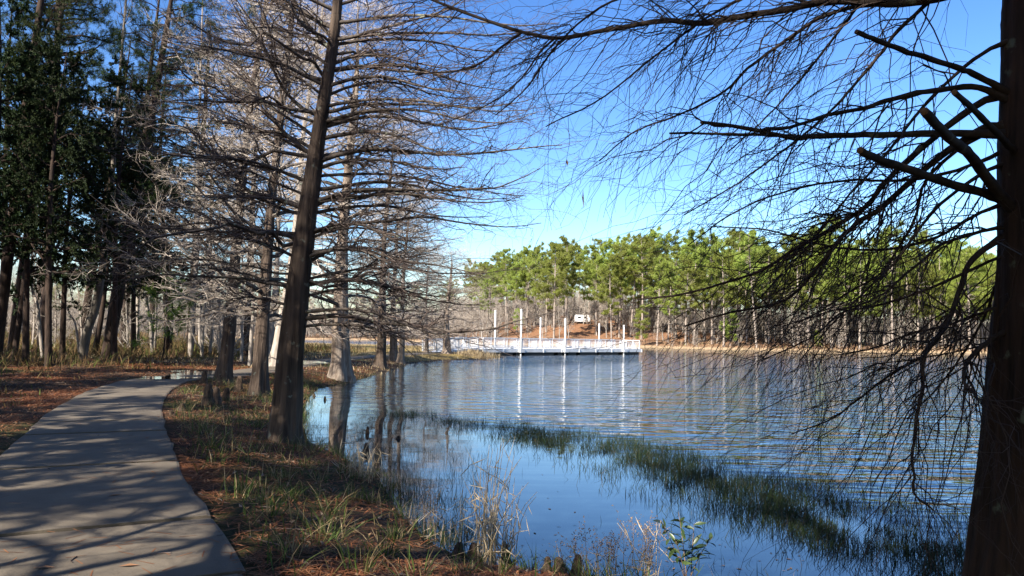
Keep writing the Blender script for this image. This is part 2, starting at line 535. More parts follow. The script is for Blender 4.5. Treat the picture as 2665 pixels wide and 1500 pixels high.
PATH_Z = 0.42
right_edge = [(650, 1505), (555, 1351), (493, 1262), (455, 1180), (428, 1100), (424, 1052), (452, 1012), (520, 987)]
cl = []
for u, v in right_edge:
    cl.append(pathpt(u, v, PATH_Z))
cl = np.array(cl)
tg = unit(np.gradient(cl, axis=0))
W2 = 0.97
cl = cl + np.stack([-tg[:, 1], tg[:, 0]], 1) * W2
cl = np.vstack([[(2.2, -6.0), (0.3, -1.0)], cl, [pathpt(625, 972, PATH_Z), pathpt(760, 951, PATH_Z), pathpt(835, 941, PATH_Z), pathpt(940, 930, PATH_Z), pathpt(1050, 922, 0.45), pathpt(1128, 917, 0.45)]])
CL = resample(cl, 400)
_seg = np.concatenate([[0], np.cumsum(np.linalg.norm(np.diff(CL, axis=0), axis=1))])


def path_dist(X, Y):
    X = np.asarray(X, float); Y = np.asarray(Y, float)
    d2 = np.full(X.shape, 1e18); sg = np.zeros(X.shape)
    C = CL[::4]
    for k in range(len(C) - 1):
        a = C[k]; e = C[k + 1] - a
        t = np.clip(((X - a[0]) * e[0] + (Y - a[1]) * e[1]) / (e @ e), 0, 1)
        dx = X - a[0] - t * e[0]; dy = Y - a[1] - t * e[1]
        q = dx * dx + dy * dy
        s = e[0] * dy - e[1] * dx
        sg = np.where(q < d2, np.sign(s), sg)
        d2 = np.minimum(d2, q)
    return np.sqrt(d2), sg


def height(X, Y, full=False):
    X = np.asarray(X, float); Y = np.asarray(Y, float)
    sa = sdf(A, X, Y); sb = sdf(Bp, X, Y)
    # near land
    wob = vnoise(X * 0.7, Y * 0.7) * 0.05 + vnoise(X * 2.3 + 9, Y * 2.3) * 0.025
    za = np.where(sa > 0, 0.42 * (1 - np.exp(-sa / 1.7)) + 0.03 * np.minimum(sa, 1), np.maximum(sa * 0.22, -1.5))
    pd, sg = path_dist(X, Y)
    left = np.where(sg > 0, pd, 0)
    za = za + np.where(sa > 0, 1.25 * sstep(3, 40, left) * sstep(6, 34, Y + 12) * (1 - 0.85 * sstep(70, 100, Y)), 0)
    za = za + np.where(sa > 0, np.minimum(sa * 0.5, 1) * wob, 0)
    za = np.where(sa > 0.2, za * sstep(1.1, 2.2, pd) + (PATH_Z - 0.025) * (1 - sstep(1.1, 2.2, pd)), za)
    # far land
    hill = 8.5 * np.exp(-((X - 14) / 48.0) ** 2) + 1.3
    zb = np.where(sb > 0, 0.5 * (1 - np.exp(-sb / 2.5)) + hill * sstep(4, 75, sb) + vnoise(X * 0.12, Y * 0.12) * 0.5 * sstep(3, 20, sb), np.maximum(sb * 0.2, -1.5))
    z = np.maximum(za, zb)
    if full:
        return z, sa, sb, pd, sg
    return z


def H1(x, y):
    return float(height(np.array([x]), np.array([y]))[0])


def axis(breaks):
    out = []
    for a, b, n in breaks:
        out.append(np.linspace(a, b, n, endpoint=False))
    out.append([breaks[-1][1]])
    return np.concatenate(out)


gx = axis([(-1200, -200, 14), (-200, -60, 28), (-60, -20, 60), (-20, 6, 170), (6, 30, 40), (30, 160, 50), (160, 1300, 20)])
gy = axis([(-120, -10, 20), (-10, 4, 40), (4, 42, 200), (42, 100, 110), (100, 150, 20), (150, 280, 60), (280, 1300, 24)])
GX, GY = np.meshgrid(gx, gy)
Z, SA, SB, PD, SG = height(GX.ravel(), GY.ravel(), True)
X, Y = GX.ravel(), GY.ravel()
colr = np.zeros((len(X), 4)); colr[:, 3] = 1


def mixc(c, w):
    global colr
    w = np.clip(w, 0, 1)[:, None]
    colr[:, :3] = colr[:, :3] * (1 - w) + np.array(c) * w


mixc((0.06, 0.038, 0.024), np.ones(len(X)))                                               # forest soil and leaf litter
mixc((0.13, 0.045, 0.018), sstep(-0.1, 0.5, vnoise(X * 0.55 + 4, Y * 0.55)) * (Y < 60) * 0.9)  # rusty pine straw
mixc((0.045, 0.052, 0.015), sstep(0.15, 0.6, vnoise(X * 0.4 + 40, Y * 0.4 + 7)) * 0.7)     # green patches
mixc((0.045, 0.034, 0.024), (1 - sstep(0.05, 0.7, SA)) * (SA > -8))                        # wet mud at the waterline
mixc((0.20, 0.155, 0.06), sstep(46, 60, Y) * (SA > 0.3) * (X > -30))                       # open grassy strip
mixc((0.22, 0.135, 0.08), (SB > -6) * 1.0)                                                  # far bank
mixc((0.36, 0.27, 0.17), (1 - sstep(2, 9, SB)) * (SB > -4))
mixc((0.20, 0.105, 0.058), sstep(10, 30, SB) * (X > -40) * 0.8)
mixc((0.03, 0.03, 0.02), (Z < -0.12) * 1.0)
nx, ny = len(gx), len(gy)
idx = np.arange(nx * ny).reshape(ny, nx)
Q = np.stack([idx[:-1, :-1], idx[:-1, 1:], idx[1:, 1:], idx[1:, :-1]], -1).reshape(-1, 4)
ground = link('ground', mesh('ground', np.stack([X, Y, Z], 1), [Q], M['ground'], True, {'zone': ('FLOAT_COLOR', colr)}))
tag(ground, 'leaf-strewn lake shore and far banks', kind='structure')

# ------------------------------------------------------------------ lake
wx = axis([(-500, -60, 30), (-60, -15, 40), (-15, 15, 100), (15, 80, 30), (80, 600, 30)])
wy = axis([(3, 30, 110), (30, 120, 50), (120, 420, 30)])
WX, WY = np.meshgrid(wx, wy)
WX = WX.ravel(); WY = WY.ravel()
yl = np.interp(WX, [-9, -5, -3, 1.2, 2.9, 3.9, 4.4, 6], [29, 22, 18.5, 15.2, 12.6, 10.4, 8.2, 5])
rip = 0.02 + 0.98 * sstep(-0.8, 3.0, (WY - yl) * 0.8)
rip *= 1 + 1.2 * sstep(25, 80, WY)
idx = np.arange(len(wx) * len(wy)).reshape(len(wy), len(wx))
Q = np.stack([idx[:-1, :-1], idx[:-1, 1:], idx[1:, 1:], idx[1:, :-1]], -1).reshape(-1, 4)
lake = link('lake', mesh('lake', np.stack([WX, WY, 0 * WX], 1), [Q], M['water'], True, {'ripple': ('FLOAT', rip)}))
tag(lake, 'blue rippled lake reflecting the sky', kind='structure')

# ------------------------------------------------------------------ path of concrete slabs
SL = 1.62
L_tot = _seg[-1]
bed = Geo()
npath = len(CL)
ptg = unit(np.gradient(CL, axis=0))
pn = np.stack([-ptg[:, 1], ptg[:, 0]], 1)


def at_len(s):
    x = np.interp(s, _seg, CL[:, 0]); y = np.interp(s, _seg, CL[:, 1])
    a = np.interp(s, _seg, pn[:, 0]); b = np.interp(s, _seg, pn[:, 1])
    return np.array([x, y]), unit(np.array([a, b]))


ss = np.arange(0, L_tot, 0.8)
bl = []
for s in ss:
    p, n_ = at_len(s)
    bl += [[*(p + n_ * (W2 - 0.03)), PATH_Z - 0.02], [*(p - n_ * (W2 - 0.03)), PATH_Z - 0.02]]
i0 = np.arange(len(ss) - 1) * 2
path = link('path', mesh('path', np.array(bl), [np.stack([i0, i0 + 1, i0 + 3, i0 + 2], 1)], M['ground'], False, {'zone': ('FLOAT_COLOR', np.tile([0.022, 0.016, 0.012, 1.0], (len(bl), 1)))}))
tag(path, 'curving concrete walkway along the shore', kind='structure')
off = 0.0
_p = px(555, 1351, PATH_Z)[:2]
off = _seg[np.argmin(np.linalg.norm(CL - _p, axis=1))] % SL
s = off - SL
while s < L_tot - 0.3:
    a, b = max(s, 0) + 0.026, min(s + SL, L_tot) - 0.026
    if b - a > 0.3:
        rows = np.linspace(a, b, 4)
        dz = rng.normal(0, 0.004); tilt = rng.normal(0, 0.003)
        V = []
        for q, sv in enumerate(rows):
            p, n_ = at_len(sv)
            e1 = rng.normal(0, 0.012); e2 = rng.normal(0, 0.012)
            zz = PATH_Z + dz + tilt * (q - 1.5)
            V += [[*(p + n_ * (W2 + e1)), zz - 0.10], [*(p + n_ * (W2 + e1)), zz], [*(p + n_ * (W2 - .03 + e1)), zz + 0.012], [*(p - n_ * (W2 - .03 + e2)), zz + 0.012], [*(p - n_ * (W2 + e2)), zz], [*(p - n_ * (W2 + e2)), zz - 0.10]]
        Fc = []
        for q in range(3):
            for k in range(5):
                Fc.append([q * 6 + k, q * 6 + k + 1, q * 6 + 6 + k + 1, q * 6 + 6 + k])
        o = link('slab', mesh('slab', np.array(V), [np.array(Fc)[:, ::-1], np.array([[0, 1, 2, 3, 4, 5], [23, 22, 21, 20, 19, 18]])], M['concrete'], False), path)
    s += SL

# rain puddles lying on the bend of the path
def puddle(cx, cy, ax, ay, rot, label):
    th = np.linspace(0, 2 * math.pi, 40, endpoint=False)
    r = 1 + 0.22 * np.sin(3 * th + cx) + 0.16 * np.sin(5 * th + cy * 3) + 0.1 * np.sin(9 * th)
    x = np.cos(th) * ax * r; y = np.sin(th) * ay * r
    V = np.stack([cx + x * math.cos(rot) - y * math.sin(rot), cy + x * math.sin(rot) + y * math.cos(rot), np.full(40, PATH_Z + 0.022)], 1)
    V = np.vstack([V, [[cx, cy, PATH_Z + 0.022]]])
    k = np.arange(40)
    o = link('puddle', mesh('puddle', V, [np.stack([k, (k + 1) % 40, np.full(40, 40)], 1)], M['puddle'], False))
    tag(o, label, 'puddle', 'puddles on the path bend')


M['puddle'], _n, _l, _o = nt('puddle_water')
_b = _n.new('ShaderNodeBsdfPrincipled'); _b.inputs['Base Color'].default_value = (0.03, 0.028, 0.024, 1); _b.inputs['Roughness'].default_value = 0.04; _b.inputs['IOR'].default_value = 1.45
_l.new(_b.outputs[0], _o.inputs[0])
for (u, v, ax, ay, lb) in [(500, 972, 1.1, 1.9, 'long rain puddle shining blue at the far bend of the path'), (440, 985, 0.9, 0.8, 'small rain puddle on the path, nearest of the wet patches at the bend'), (806, 944, 0.8, 2.4, 'rain puddle on the path between the two big cypress trunks')]:
    c = px(u, v, PATH_Z)
    puddle(c[0], c[1], ax, ay, 0.3, lb)

# ------------------------------------------------------------------ tree building
def trunk_geo(pts, rads, S=18, K=40, flute=0.0, nfl=7, hfl=1.0, rough=0.03, seed=0, cap=False, ridge=0.0, nr=26):
    q = resample(np.column_stack([np.asarray(pts, float), rads]), K)
    P = q[None, :, :3]; R = np.maximum(q[None, :, 3], 0.002)
    th = np.arange(S) * 2 * math.pi / S
    h = np.linalg.norm(P[0] - P[0, 0], axis=1)
    r_ = np.random.default_rng(seed)
    ph = r_.uniform(0, 6.28, 4)
    mod = 1 + flute * np.exp(-h / hfl)[:, None] * (np.cos(nfl * th + ph[0] + 0.3 * np.sin(2 * th))[None, :] * 0.7 + np.cos(3 * th + ph[1])[None, :] * 0.5)
    mod = mod + r_.normal(0, rough, mod.shape) + 0.05 * np.sin(2 * th[None, :] + h[:, None] * 0.9 + ph[2]) + 0.03 * np.cos(h[:, None] * 2.1 + 3 * th[None, :])
    if ridge:                       # furrowed, stringy bark
        a_ = th[None, :] / (2 * math.pi) * nr + 0.9 * np.sin(h[:, None] * 1.3 + seed)
        w_ = th[None, :] / (2 * math.pi)
        n1 = vnoise(a_, h[:, None] * 1.1 + seed) * (1 - w_) + vnoise(a_ - nr, h[:, None] * 1.1 + seed) * w_
        n2 = vnoise(a_ * 2.3, h[:, None] * 2.6 + seed + 50)
        mod = mod + ridge * (n1 + 0.5 * n2 * np.minimum(w_, 1 - w_) * 4)
    V, Fc = tubes(P, R, S, cap, mod[None])
    return V, Fc, P, R


def merge(parts, name, mats, smooth=True):
    g = Geo()
    for p in parts:
        g.add(p[0], p[1], p[2] if len(p) > 2 else 0)
    return g.mesh(name, mats, smooth)


def limb_axis(base, az, L, el0, droop, K=9, wob=0.05, up=0.0):
    s = np.linspace(0, 1, K)
    d = np.array([math.cos(az) * math.cos(el0), math.sin(az) * math.cos(el0), math.sin(el0)])
    side = np.array([-math.sin(az), math.cos(az), 0])
    P = base + L * (s[:, None] * d + (s ** 2)[:, None] * np.array([0, 0, -droop]) + (s ** 4)[:, None] * np.array([0, 0, up]) + (s ** 2)[:, None] * side * rng.normal(0, 0.12))
    j = np.cumsum(rng.normal(size=(K, 3)) * wob / math.sqrt(K), axis=0) * L
    j -= j[0]
    return P + j


def cypress_mesh(H=16.0, r0=0.35, nl=75, first=2.2, Lmax=4.6, m2=20, m3=5, seed=0, pale=False, lean=0.0):
    """bare bald cypress: fluted trunk, near-level limbs, sprays of fine twigs"""
    z = np.array([-0.4, 0, 0.25, 0.7, 1.4, 2.5, 5, 8, 11, H * 0.85, H])
    r = r0 * np.array([1.9, 1.65, 1.40, 1.12, 0.98, 0.86, 0.68, 0.50, 0.33, 0.15, 0.03])
    x = lean * z + 0.08 * np.sin(z * 0.5 + seed); y = 0.08 * np.cos(z * 0.45 + seed)
    V, Fc, P, R = trunk_geo(np.column_stack([x, y, z]), r, 36, 50, 0.20, 6, 0.9, 0.008, seed, False, 0.05, 14)
    tm = mesh('trunk', V, Fc, M['bark_pale'] if pale else M['bark_cypress'])
    LP = []; LR = []
    for k in range(nl):
        f = (k + rng.uniform(0, 1)) / nl
        hz = first + (H - 0.6 - first) * f ** 0.9
        i = np.argmin(np.abs(P[0, :, 2] - hz))
        L = (Lmax * (1 - 0.8 * f) + 0.5) * rng.uniform(0.6, 1.1)
        el = math.radians(rng.uniform(2, 26) + 18 * f)
        LP.append(limb_axis(P[0, i], rng.uniform(0, 6.283), L, el, rng.uniform(0.08, 0.32), 9, 0.10, 0.14))
        rr = min(R[0, i] * 0.33, 0.012 * L + 0.01)
        LR.append(np.linspace(rr, 0.006, 9))
    LP = np.array(LP); LR = np.array(LR)
    V1, F1 = tubes(LP, LR, 5)
    P2, R2 = spawn(LP, LR, m2, 0.12, 1.0, (0.6, 1.5), (30, 65), 5, (0, 0, 0.02), 0.12, 0.55, 0.012, 0.0045, 0.8, 0.35)
    V2, F2 = tubes(P2, R2, 3)
    P3, R3 = spawn(P2, R2, m3, 0.15, 1.0, (0.18, 0.55), (25, 60), 3, (0, 0, 0.0), 0.10, 0.6, 0.006, 0.0032, 0.5, 0.3)
    V3, F3 = tubes(P3, R3, 3)
    g = Geo().add(V1, F1, 0).add(V2, F2, 1).add(V3, F3, 1)
    return tm, g.mesh('crown', [M['limb'], M['twig']])


def needles(C, n, ln, w, up=0.25, spread=None):
    """tufts of thin triangular needles round the centres C"""
    N = len(C)
    d = rng.normal(size=(N, n, 3)); d[..., 2] += up
    d = unit(d)
    L = rng.uniform(0.6, 1.1, (N, n, 1)) * ln
    sd = unit(np.cross(d, rng.normal(size=(N, n, 3))))
    b = C[:, None, :] + d * L * 0.12
    V = np.stack([b - sd * w / 2, b + sd * w / 2, b + d * L], axis=2).reshape(-1, 3)
    k = np.arange(N * n) * 3
    return V, [np.stack([k, k + 1, k + 2], 1)]


def pine_mesh(H, r0, crown_from, nl, m2, nn, ln, w, seed, Lmax=3.2, bark_m='bark_pine', needle_m='needle_near', stubs=6, S=10):
    z = np.array([-0.4, 0, 0.5, H * 0.2, H * 0.45, H * 0.7, H * 0.88, H])
    r = r0 * np.array([1.25, 1.15, 1.03, 0.92, 0.78, 0.55, 0.28, 0.04])
    x = 0.012 * H * np.sin(z / H * 3 + seed); y = 0.012 * H * np.cos(z / H * 2.4 + seed * 2)
    x = x - np.interp(0, z, x); y = y - np.interp(0, z, y)
    V, Fc, P, R = trunk_geo(np.column_stack([x, y, z]), r, S, 22, 0.0, 5, 1, 0.03, seed)
    tm = mesh('trunk', V, Fc, M[bark_m])
    LP = []; LR = []
    for k in range(nl + stubs):
        if k < nl:
            f = (k + rng.uniform(0, 1)) / nl
            hz = H * (crown_from + (0.985 - crown_from) * f)
            L = Lmax * rng.uniform(0.55, 1.1) * (0.45 + 0.9 * math.sin(math.pi * min(1, 0.25 + 0.75 * f)))
        else:
            hz = H * rng.uniform(0.25, crown_from); L = rng.uniform(0.4, 1.4); f = 0
        i = np.argmin(np.abs(P[0, :, 2] - hz))
        bp_ = P[0, i].copy(); bp_[2] = hz
        LP.append(limb_axis(bp_, rng.uniform(0, 6.283), L, math.radians(rng.uniform(-12, 20) + 16 * f), rng.uniform(-0.05, 0.15), 6, 0.10, 0.1))
        LR.append(np.linspace(min(R[0, i] * 0.4, 0.02 + 0.012 * L), 0.01, 6))
    LP = np.array(LP); LR = np.array(LR)
    V1, F1 = tubes(LP, LR, 4)
    P2, R2 = spawn(LP[:nl], LR[:nl], m2, 0.3, 1.0, (0.35, 0.9), (20, 65), 3, (0, 0, 0.15), 0.1, 0.6, 0.02, 0.006, 0.55, 0.3)
    V2, F2 = tubes(P2, R2, 3)
    C = np.concatenate([P2[:, -1], P2[:, 1], LP[:nl, -1], LP[:nl, -2]])
    C = C + rng.normal(0, 0.08, C.shape)
    V3, F3 = needles(C, nn, ln, w)
    g = Geo().add(V1, F1, 0).add(V2, F2, 0).add(V3, F3, 1)
    return tm, g.mesh('crown', [M[bark_m], M[needle_m]])


def leaf_quads(C, D, ln, w, fold=0.25):
    """one pointed leaf at each centre C along D"""
    N = len(C)
    D = unit(D)
    sd = unit(np.cross(D, rng.normal(size=(N, 3))))
    up = np.cross(sd, D)
    L = ln * rng.uniform(0.7, 1.2, (N, 1))
    V = np.stack([C, C + D * L * 0.5 + sd * w / 2 + up * w * fold, C + D * L, C + D * L * 0.5 - sd * w / 2 + up * w * fold], 1).reshape(-1, 3)
    k = np.arange(N) * 4
    return V, [np.stack([k, k + 1, k + 2], 1), np.stack([k, k + 2, k + 3], 1)]


def evergreen_mesh(H, r0, lo, nl, m2, m3, leaf, seed, Lmax=3.0, needle_m='leaf_dark'):
    """broad-leaved evergreen (holly / magnolia habit)"""
    z = np.array([-0.4, 0, 0.4, H * 0.25, H * 0.5, H * 0.75, H])
    r = r0 * np.array([1.3, 1.15, 1, 0.85, 0.65, 0.4, 0.05])
    x = 0.02 * H * np.sin(z / H * 4 + seed); y = 0.02 * H * np.cos(z / H * 3 + seed)
    x = x - np.interp(0, z, x); y = y - np.interp(0, z, y)
    V, Fc, P, R = trunk_geo(np.column_stack([x, y, z]), r, 10, 20, 0, 5, 1, 0.03, seed)
    tm = mesh('trunk', V, Fc, M['bark_pine'])
    LP = []; LR = []
    for k in range(nl):
        f = (k + rng.uniform(0, 1)) / nl
        hz = H * (lo + (0.97 - lo) * f)
        i = np.argmin(np.abs(P[0, :, 2] - hz))
        L = Lmax * rng.uniform(0.5, 1.1) * (1 - 0.6 * f)
        LP.append(limb_axis(P[0, i], rng.uniform(0, 6.283), L, math.radians(rng.uniform(0, 40)), rng.uniform(0, 0.35), 7, 0.12, 0.1))
        LR.append(np.linspace(min(R[0, i] * 0.4, 0.02 + 0.01 * L), 0.008, 7))
    LP = np.array(LP); LR = np.array(LR)
    V1, F1 = tubes(LP, LR, 4)
    P2, R2 = spawn(LP, LR, m2, 0.2, 1.0, (0.4, 1.1), (25, 70), 4, (0, 0, -0.1), 0.12, 0.6, 0.012, 0.004, 0.4, 0.3)
    V2, F2 = tubes(P2, R2, 3)
    N = len(P2)
    t = rng.uniform(0.2, 1, (N, m3)) * 3
    i = np.minimum(t.astype(int), 2); fr = (t - i)[..., None]
    n_ = np.arange(N)[:, None]
    C = (P2[n_, i] * (1 - fr) + P2[n_, i + 1] * fr).reshape(-1, 3)
    D = (unit(P2[n_, i + 1] - P2[n_, i]) + rng.normal(0, 0.7, (N, m3, 3))).reshape(-1, 3)
    V3, F3 = leaf_quads(C, D, leaf, leaf * 0.36)
    g = Geo().add(V1, F1, 0).add(V2, F2, 0).add(V3, F3, 1)
    return tm, g.mesh('crown', [M['bark_pine'], M[needle_m]])


def bare_mesh(H, r0, seed, nl=14, m2=7, m3=6, m4=3, first=0.3, spread=(25, 55), bark_m='bark_grey', fork=True, rm=0.006):
    """leafless hardwood"""
    z = np.array([-0.4, 0, 0.3, H * 0.2, H * 0.45, H * 0.7, H])
    r = r0 * np.array([1.3, 1.15, 1, 0.85, 0.62, 0.36, 0.04])
    x = 0.03 * H * np.sin(z / H * 4 + seed) * z / H; y = 0.03 * H * np.cos(z / H * 3.3 + seed * 1.7) * z / H
    V, Fc, P, R = trunk_geo(np.column_stack([x, y, z]), r, 8, 18, 0, 5, 1, 0.04, seed)
    tm = mesh('trunk', V, Fc, M[bark_m])
    P1, R1 = spawn(P, R, nl, first, 0.97, (H * 0.25, H * 0.5), spread, 7, (0, 0, 0.18), 0.12, 0.55, 0.3, 0.01, 0.2, 0.65, 0.2)
    P2, R2 = spawn(P1, R1, m2, 0.2, 1.0, (H * 0.08, H * 0.2), (25, 60), 5, (0, 0, 0.12), 0.14, 0.6, 0.1, 0.006, 0.3, 0.5, 0.25)
    P3, R3 = spawn(P2, R2, m3, 0.15, 1.0, (H * 0.03, H * 0.09), (25, 60), 3, (0, 0, 0.08), 0.12, 0.65, 0.03, rm, 0.3, 0.4, 0.4)
    g = Geo()
    for (p, q, S, sl) in ((P1, R1, 5, 0), (P2, R2, 3, 1), (P3, R3, 3, 1)):
        V, Fc = tubes(p, q, S); g.add(V, Fc, sl)
    if m4:
        P4, R4 = spawn(P3, R3, m4, 0.2, 1.0, (H * 0.015, H * 0.05), (25, 55), 2, (0, 0, 0), 0.1, 0.7, 0.02, rm * 0.8, 0.3, 0.3, 0.5)
        V, Fc = tubes(P4, R4, 3); g.add(V, Fc, 1)
    return tm, g.mesh('crown', [M[bark_m], M['twig_grey']])


def plant_tree(name, meshes, loc, label, cat, group=None, rot=(0, 0, 0), scale=(1, 1, 1), zoff=0.0):
    e = empty(name, (loc[0], loc[1], loc[2] + zoff), rot, scale)
    tag(e, label, cat, group)
    link('trunk', meshes[0], e)
    link('crown', meshes[1], e)
    return e


# ------------------------------------------------------------------ near cypress beside the path (every limb a part)
DA = 13.0
K_D = 2665 / 2576.0
a_line = [(714, 1160, 100), (714, 1128, 92), (716, 1085, 82), (722, 1000, 70), (730, 900, 63), (742, 800, 58), (753, 700, 54), (765, 600, 50), (775, 520, 47), (790, 420, 43), (803, 330, 39), (815, 250, 34), (828, 170, 30), (840, 90, 27), (850, 0, 25), (862, -120, 21), (880, -300, 15), (900, -480, 7), (908, -560, 2)]
ax_pts = np.array([pxd(u * K_D, v * K_D, DA) for u, v, w in a_line])
ax_r = np.array([w * K_D / 2 / F * DA for u, v, w in a_line])
zb = H1(ax_pts[1, 0], ax_pts[1, 1])
tree_a = empty('cypress_tree', (ax_pts[1, 0], ax_pts[1, 1], zb))
tag(tree_a, 'big leaning bare cypress with dark flared trunk beside the near path edge', 'tree')
O_A = np.array(tree_a.location)
ax_pts[0, 2] = zb - 0.5; ax_pts[1, 2] = min(ax_pts[1, 2], zb + 0.05)
V, Fc, PA, RA = trunk_geo(ax_pts - O_A, ax_r, 64, 110, 0.15, 7, 0.8, 0.006, 3, False, 0.055, 20)
link('trunk', mesh('trunk', V, Fc, M['bark_cypress']), tree_a)


def limb_part(parent, P, R, S, m2, L2, m3, L3, bend2, limb_m, twig_m, r2=(0.012, 0.0035), r3=(0.006, 0.0022), flat=0.7, ang2=(28, 65), t0=0.1, cap=False, cutm=None, K2=6, m4=0, ref=(0, 0, 1), bend3=(0, 0, 0), wob2=0.16):
    V, Fc = tubes(P[None], R[None], S, cap)
    fc = [Fc[0]] + ([(Fc[1], 1)] if cap else [])
    o = link('limb', mesh('limb', V, fc, [M[limb_m]] + ([M[cutm]] if cutm else [])), parent)
    if m2:
        P2, R2 = spawn(P[None], R[None], m2, t0, 1.0, L2, ang2, K2, bend2, wob2, 0.5, r2[0], r2[1], flat, 0.25, 0.3, ref)
        g = Geo()
        V, Fc = tubes(P2, R2, 4 if r2[0] > 0.01 else 3); g.add(V, Fc)
        if m3:
            P3, R3 = spawn(P2, R2, m3, 0.12, 1.0, L3, (22, 60), 4, bend3, 0.16, 0.6, r3[0], r3[1], flat * 0.6, 0.3, 0.3, ref)
            V, Fc = tubes(P3, R3, 3); g.add(V, Fc)
            if m4:
                P4, R4 = spawn(P3, R3, m4, 0.2, 1.0, (L3[0] * 0.4, L3[1] * 0.5), (22, 60), 3, bend3, 0.14, 0.7, r3[0] * 0.7, r3[1] * 0.8, 0.3, 0.3, 0.3, ref)
                V, Fc = tubes(P4, R4, 3); g.add(V, Fc)
        link('twig_spray', g.mesh('twig_spray', M[twig_m], True), o)['kind'] = 'stuff'
    return o


# traced limbs (photograph pixels), distance offset towards the tip
a_limbs = [
    ([(790, 835), (860, 820), (930, 828), (993, 840), (1076, 846), (1150, 858), (1200, 861), (1283, 853), (1345, 833), (1450, 806)], 14, -1.2),
    ([(792, 858), (880, 843), (962, 853), (1045, 880), (1100, 900)], 9, -0.5),
    ([(800, 745), (880, 730), (952, 735), (1014, 750), (1107, 781), (1190, 797), (1250, 800)], 11, 0.8),
    ([(808, 662), (880, 650), (962, 657), (1045, 678), (1138, 693), (1240, 714)], 12, -0.6),
    ([(815, 612), (859, 595), (931, 580), (1014, 574), (1097, 564), (1190, 580), (1303, 590), (1400, 580)], 11, 0.5),
    ([(835, 425), (880, 405), (930, 398), (1000, 391), (1143, 404), (1251, 402), (1386, 384), (1463, 378)], 13, -0.4),
    ([(815, 525), (900, 502), (1000, 494), (1155, 498), (1263, 494), (1309, 483), (1400, 440)], 11, -1.0),
    ([(845, 335), (930, 310), (1000, 309), (1116, 328), (1205, 344), (1300, 332), (1400, 300)], 10, 0.7),
    ([(850, 290), (930, 275), (1000, 270), (1147, 272), (1270, 278), (1380, 262)], 10, -0.7),
    ([(862, 180), (930, 170), (1020, 180), (1110, 188), (1220, 180), (1300, 170)], 10, 0.4),
    ([(868, 110), (950, 90), (1060, 60), (1160, 30), (1230, -20)], 10, -0.4),
    ([(768, 632), (722, 610), (661, 603), (585, 603), (480, 598), (380, 590)], 11, -0.6),
    ([(768, 533), (742, 525), (690, 507), (640, 493), (626, 458), (588, 429), (560, 397), (500, 330)], 14, 0.4),
    ([(775, 470), (720, 440), (650, 420), (560, 412), (450, 405), (330, 380)], 10, -1.0),
    ([(800, 400), (750, 360), (700, 300), (660, 230), (620, 170), (560, 130)], 11, 0.2),
    ([(820, 300), (770, 270), (720, 200), (690, 120), (640, 60), (600, -20)], 10, -0.5),
    ([(752, 745), (700, 735), (640, 715), (560, 700), (470, 690)], 9, 0.6),
    ([(745, 800), (690, 780), (640, 772), (590, 780)], 9, -0.4),
    ([(835, 215), (780, 190), (700, 150), (600, 130), (480, 120), (400, 90)], 10, 0.5),
    ([(850, 130), (800, 60), (760, 0), (700, -60)], 11, 0.0),
]
for k in range(26):                # the even sweep of level limbs to the right
    y0 = 10 + 830 * (k + rng.uniform(0, 0.9)) / 26
    x0 = np.interp(y0, [v * K_D for u, v, w in a_line][::-1], [u * K_D for u, v, w in a_line][::-1])
    Lp = rng.uniform(320, 600); ar = rng.uniform(15, 45); sl = rng.uniform(-20, 60)
    a_limbs.append(([(x0 + Lp * t, y0 - ar * math.sin(math.pi * min(1, t * 1.3)) + sl * t * t - 50 * max(0, t - 0.7)) for t in np.linspace(0, 1, 7)], rng.uniform(7, 11), rng.uniform(-2.2, 2.2)))
for k in range(20):
    y0 = 10 + 780 * (k + rng.uniform(0, 0.9)) / 20
    x0 = np.interp(y0, [v * K_D for u, v, w in a_line][::-1], [u * K_D for u, v, w in a_line][::-1])
    Lp = rng.uniform(230, 470); sl = rng.uniform(20, 150)
    a_limbs.append(([(x0 - Lp * t, y0 - sl * t + rng.uniform(-6, 6) - 20 * math.sin(3.1 * t)) for t in np.linspace(0, 1, 7)], rng.uniform(7, 11), rng.uniform(-2.2, 2.2)))
for pts, w, dd in a_limbs:
    n_ = len(pts)
    P = np.array([pxd(u, v, DA + dd * (k / (n_ - 1)) ** 1.3) for k, (u, v) in enumerate(pts)]) - O_A
    i = np.argmin(np.linalg.norm(PA[0] - P[0], axis=1))
    P[0] = PA[0, i]
    P = resample(P, 16)
    P[1:] += np.cumsum(rng.normal(0, 0.012, (15, 3)), axis=0) * 0.6
    R = np.linspace(w / 2 / F * DA * 1.1, 0.006, 16)
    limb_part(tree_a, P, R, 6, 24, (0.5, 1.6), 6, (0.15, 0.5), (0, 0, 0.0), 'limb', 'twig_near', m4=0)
NA = 16
for k in range(NA):
    f = (k + rng.uniform(0, 1)) / NA
    hz = 2.6 + 9.6 * f
    i = np.argmin(np.abs(PA[0, :, 2] - hz))
    az = rng.uniform(0, 6.283)
    L = (4.3 * (1 - 0.45 * f)) * rng.uniform(0.55, 1.1)
    P = limb_axis(PA[0, i], az, L, math.radians(rng.uniform(5, 30) + 8 * f), rng.uniform(0.1, 0.3), 12, 0.14, 0.12)
    R = np.linspace(min(RA[0, i] * 0.3, 0.008 * L + 0.012), 0.006, 12)
    limb_part(tree_a, P, R, 5, 24, (0.5, 1.6), 7, (0.15, 0.5), (0, 0, 0.0), 'limb', 'twig_near')

